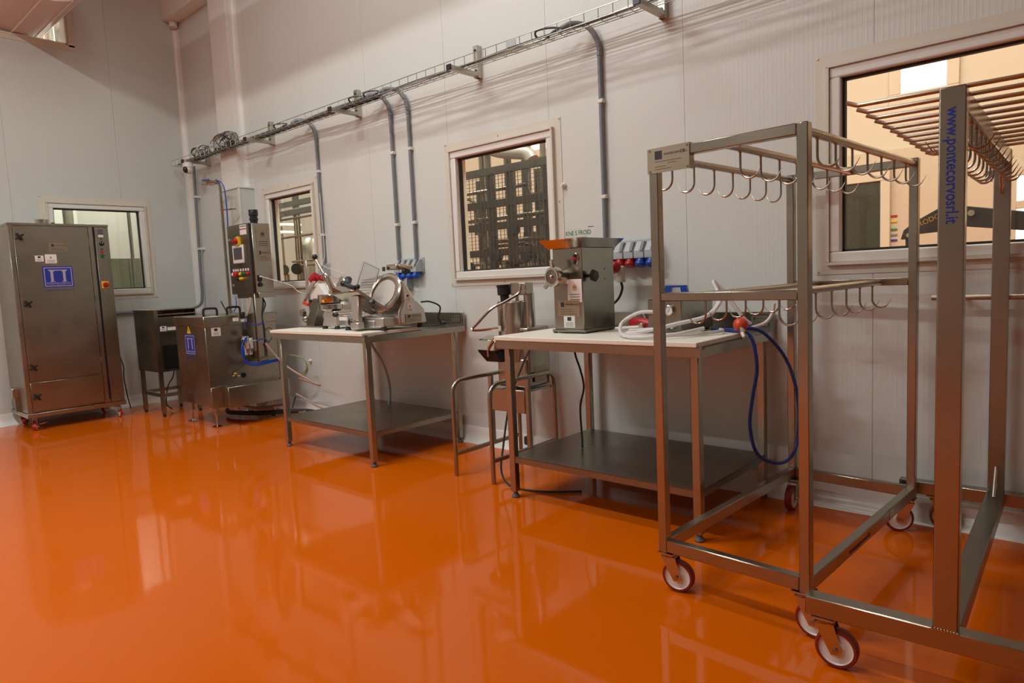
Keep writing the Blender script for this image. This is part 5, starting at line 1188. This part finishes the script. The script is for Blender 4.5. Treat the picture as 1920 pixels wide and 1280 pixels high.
pgc = thing('power_cord', 'black cord with angled plug drooping from the vegetable cutter to the floor', 'cord', (-2.8, 3.2, 0))
M().tube(crv([(-2.80, 3.33, .80), (-2.78, 3.28, .79), (-2.77, 3.23, .76), (-2.79, 3.18, .66), (-2.82, 3.12, .52), (-2.83, 3.08, .38), (-2.82, 3.02, .20), (-2.78, 2.95, .07), (-2.66, 2.90, .01), (-2.45, 2.92, .008), (-2.25, 3.05, .008)], 6), .0065, 8).build('cord', 'black_rubber', pgc)
M().bx(-2.80, -2.755, 3.27, 3.32, .785, .81).build('angled_plug', 'black_plastic', pgc, bev=.005)

# ------------------------------------------------------------------ meat hook cart
CW, CD = .58, 1.25
ct_ = thing('hook_cart', 'tall stainless meat-hook cart on four casters', 'cart', (-1.305, 2.258, 0), -.056, local=True)
pw_ = .036
for (x, y, nm) in ((0, 0, 'l'), (CW - pw_, 0, 'r'), (0, CD - pw_, 'l'), (CW - pw_, CD - pw_, 'r')):
    M().bx(x, x + pw_, y, y + pw_, .155, 1.685).build('post', 'steel_tube', ct_, bev=.003)
for y in (0, CD - .036):
    M().bx(pw_, CW - pw_, y, y + .036, 1.649, 1.685).build('top_bar', 'steel', ct_, bev=.003)
    M().bx(pw_, CW - pw_, y, y + .036, .158, .207).build('base_bar', 'steel', ct_, bev=.003)
    M().bx(pw_, CW - pw_, y + .002, y + .034, 1.130, 1.162).build('middle_bar', 'steel', ct_, bev=.003)
for x in (0, CW - .036): M().bx(x, x + .036, pw_, CD - pw_, .158, .207).build('base_bar', 'steel', ct_, bev=.003)
for x, z in ((.020, 1.662), (.295, 1.662), (CW - .020, 1.662), (.15, 1.146), (.43, 1.146)):
    M().cyl((x, .03, z), (x, CD - .03, z), .0140, n=16).build('hook_rail', 'steel_rod', ct_)
    sgn = -1 if x < .2 else 1
    h0 = hook_mb(x, .13, z - .013, sgn).build('hook', 'steel_rod', ct_)
    for k in range(1, 7): dup(h0, (0, .163 * k, 0))
nm_ = M().bx(-.002, .17, -.0035, -.001, 1.600, 1.690).build('maker_plate', 'engraved', ct_)
for (x, z) in ((.008, 1.682), (.162, 1.682), (.008, 1.608), (.162, 1.608)): M().cyl((x, -.0035, z), (x, -.006, z), .004, n=8).build('rivet', 'steel_bright', nm_)
M().bx(.166, .172, -.003, .028, 1.600, 1.690).build('plate_flange', 'steel', nm_)
M().bx(.03, .06, -.0042, -.0036, 1.648, 1.678).build('logo_print', 'dark_print', nm_)
text('lettering', 'PONTECORVO S.R.L.', (.068, -.0036, 1.660), (1, 0, 0), (0, 0, 1), .0105, 'dark_print', nm_)
text('lettering', 'CE', (.135, -.0036, 1.659), (1, 0, 0), (0, 0, 1), .016, 'dark_print', nm_)
for k, (a, b) in enumerate(((.03, .10), (.03, .075), (.085, .12), (.03, .14))): M().bx(a, b, -.0040, -.0036, 1.612 + .009 * k, 1.6135 + .009 * k).build('printed_line', 'dark_print', nm_)
sticker((CW + .0006, .85, .163), (0, 1, 0), (0, 0, 1), .045, .038, ct_, 'crest')
text('lettering', 'www.pontecorvosrl.it', (CW + .0005, .37, .172), (0, 1, 0), (0, 0, 1), .026, 'blue_print', ct_)
for (x, y, hd) in ((.03, .03, 1.1 - .9), (CW - .03, .03, .05), (.03, CD - .04, -1.5), (CW - .03, CD - .04, -2.6)):
    caster(ct_, x, y, .0625, .155, hd, .034)

# ------------------------------------------------------------------ stick rack with lettered upright
rk_ = thing('hanging_rack', 'tall steel rack with horizontal sticks on top and lettered upright', 'rack', (-.326, 2.1, 0), .028, local=True)
for y in (0, 1.42):
    M().bx(-.37, .37, y, y + .055, .158, .217).build('base_bar', 'steel', rk_, bev=.003)
    for x in (-.37, .37): M().bx(x - .001, x + .001, y + .001, y + .054, .159, .216).build('end_cap', 'steel', rk_)
M().bx(-.032, .032, .055, 1.42, .160, .219).build('base_beam', 'steel_dark', rk_, bev=.003)
fp = M().bx(-.030, .030, .000, .045, .217, 1.680).build('upright', 'steel_tube', rk_, bev=.003)
M().bx(-.030, .030, 1.415, 1.460, .217, 1.680).build('upright', 'steel_tube', rk_, bev=.003)
M().bx(-.028, .028, .045, 1.415, 1.618, 1.678).build('top_beam', 'steel', rk_, bev=.003)
m = M()
for k in range(9): m.sph((-.03 + .0075 * k, -.001, .2175), .0042, 6)
m.build('weld_bead', 'steel_bright', rk_)
text('lettering', 'www.pontecorvosrl.it', (-.011, -.0005, 1.628), (0, 0, -1), (1, 0, 0), .040, 'blue_print', fp, bold=.0006, sx=.835, label='blue web address reading downwards')
# sticks with upturned ends
def stick(y):
    z = 1.6835
    P = [(-.262, y, z + .012)] + crv([(-.236, y, z + .001), (-.228, y, z), (-.215, y, z)], 3) + [(.215, y, z), (.228, y, z), (.236, y, z + .001), (.262, y, z + .012)]
    return M().tube(P, .0062, 8).build('stick', 'steel_rod', rk_)
s0 = stick(.045)
for k in range(1, 12): dup(s0, (0, .1155 * k, 0))
for sg in (-1, 1):
    h0 = hook_mb(sg * .014, .14, 1.619, sg, .055, .0042, .030).build('hook', 'steel_rod', rk_)
    for k in range(1, 10): dup(h0, (0, .12 * k, 0))
for (a, b) in (((0, 1.30, 1.62), (0, 1.415, 1.50)), ((0, 1.33, .219), (0, 1.415, .33)), ((0, .16, 1.62), (0, .045, 1.50)), ((0, .15, .219), (0, .045, .33))):
    M().cyl(a, b, .006, n=10).build('gusset_rod', 'steel_bright', rk_)
M().bx(-.060, -.034, 1.42, 1.45, 1.555, 1.60).build('stop_plate', 'steel_bright', rk_, bev=.002)
for (x, y, hd) in ((-.32, .028, .05), (.32, .028, .1), (-.225, 1.447, .2), (.32, 1.447, .2)):
    caster(rk_, x, y, .0625, .158, hd, .034)
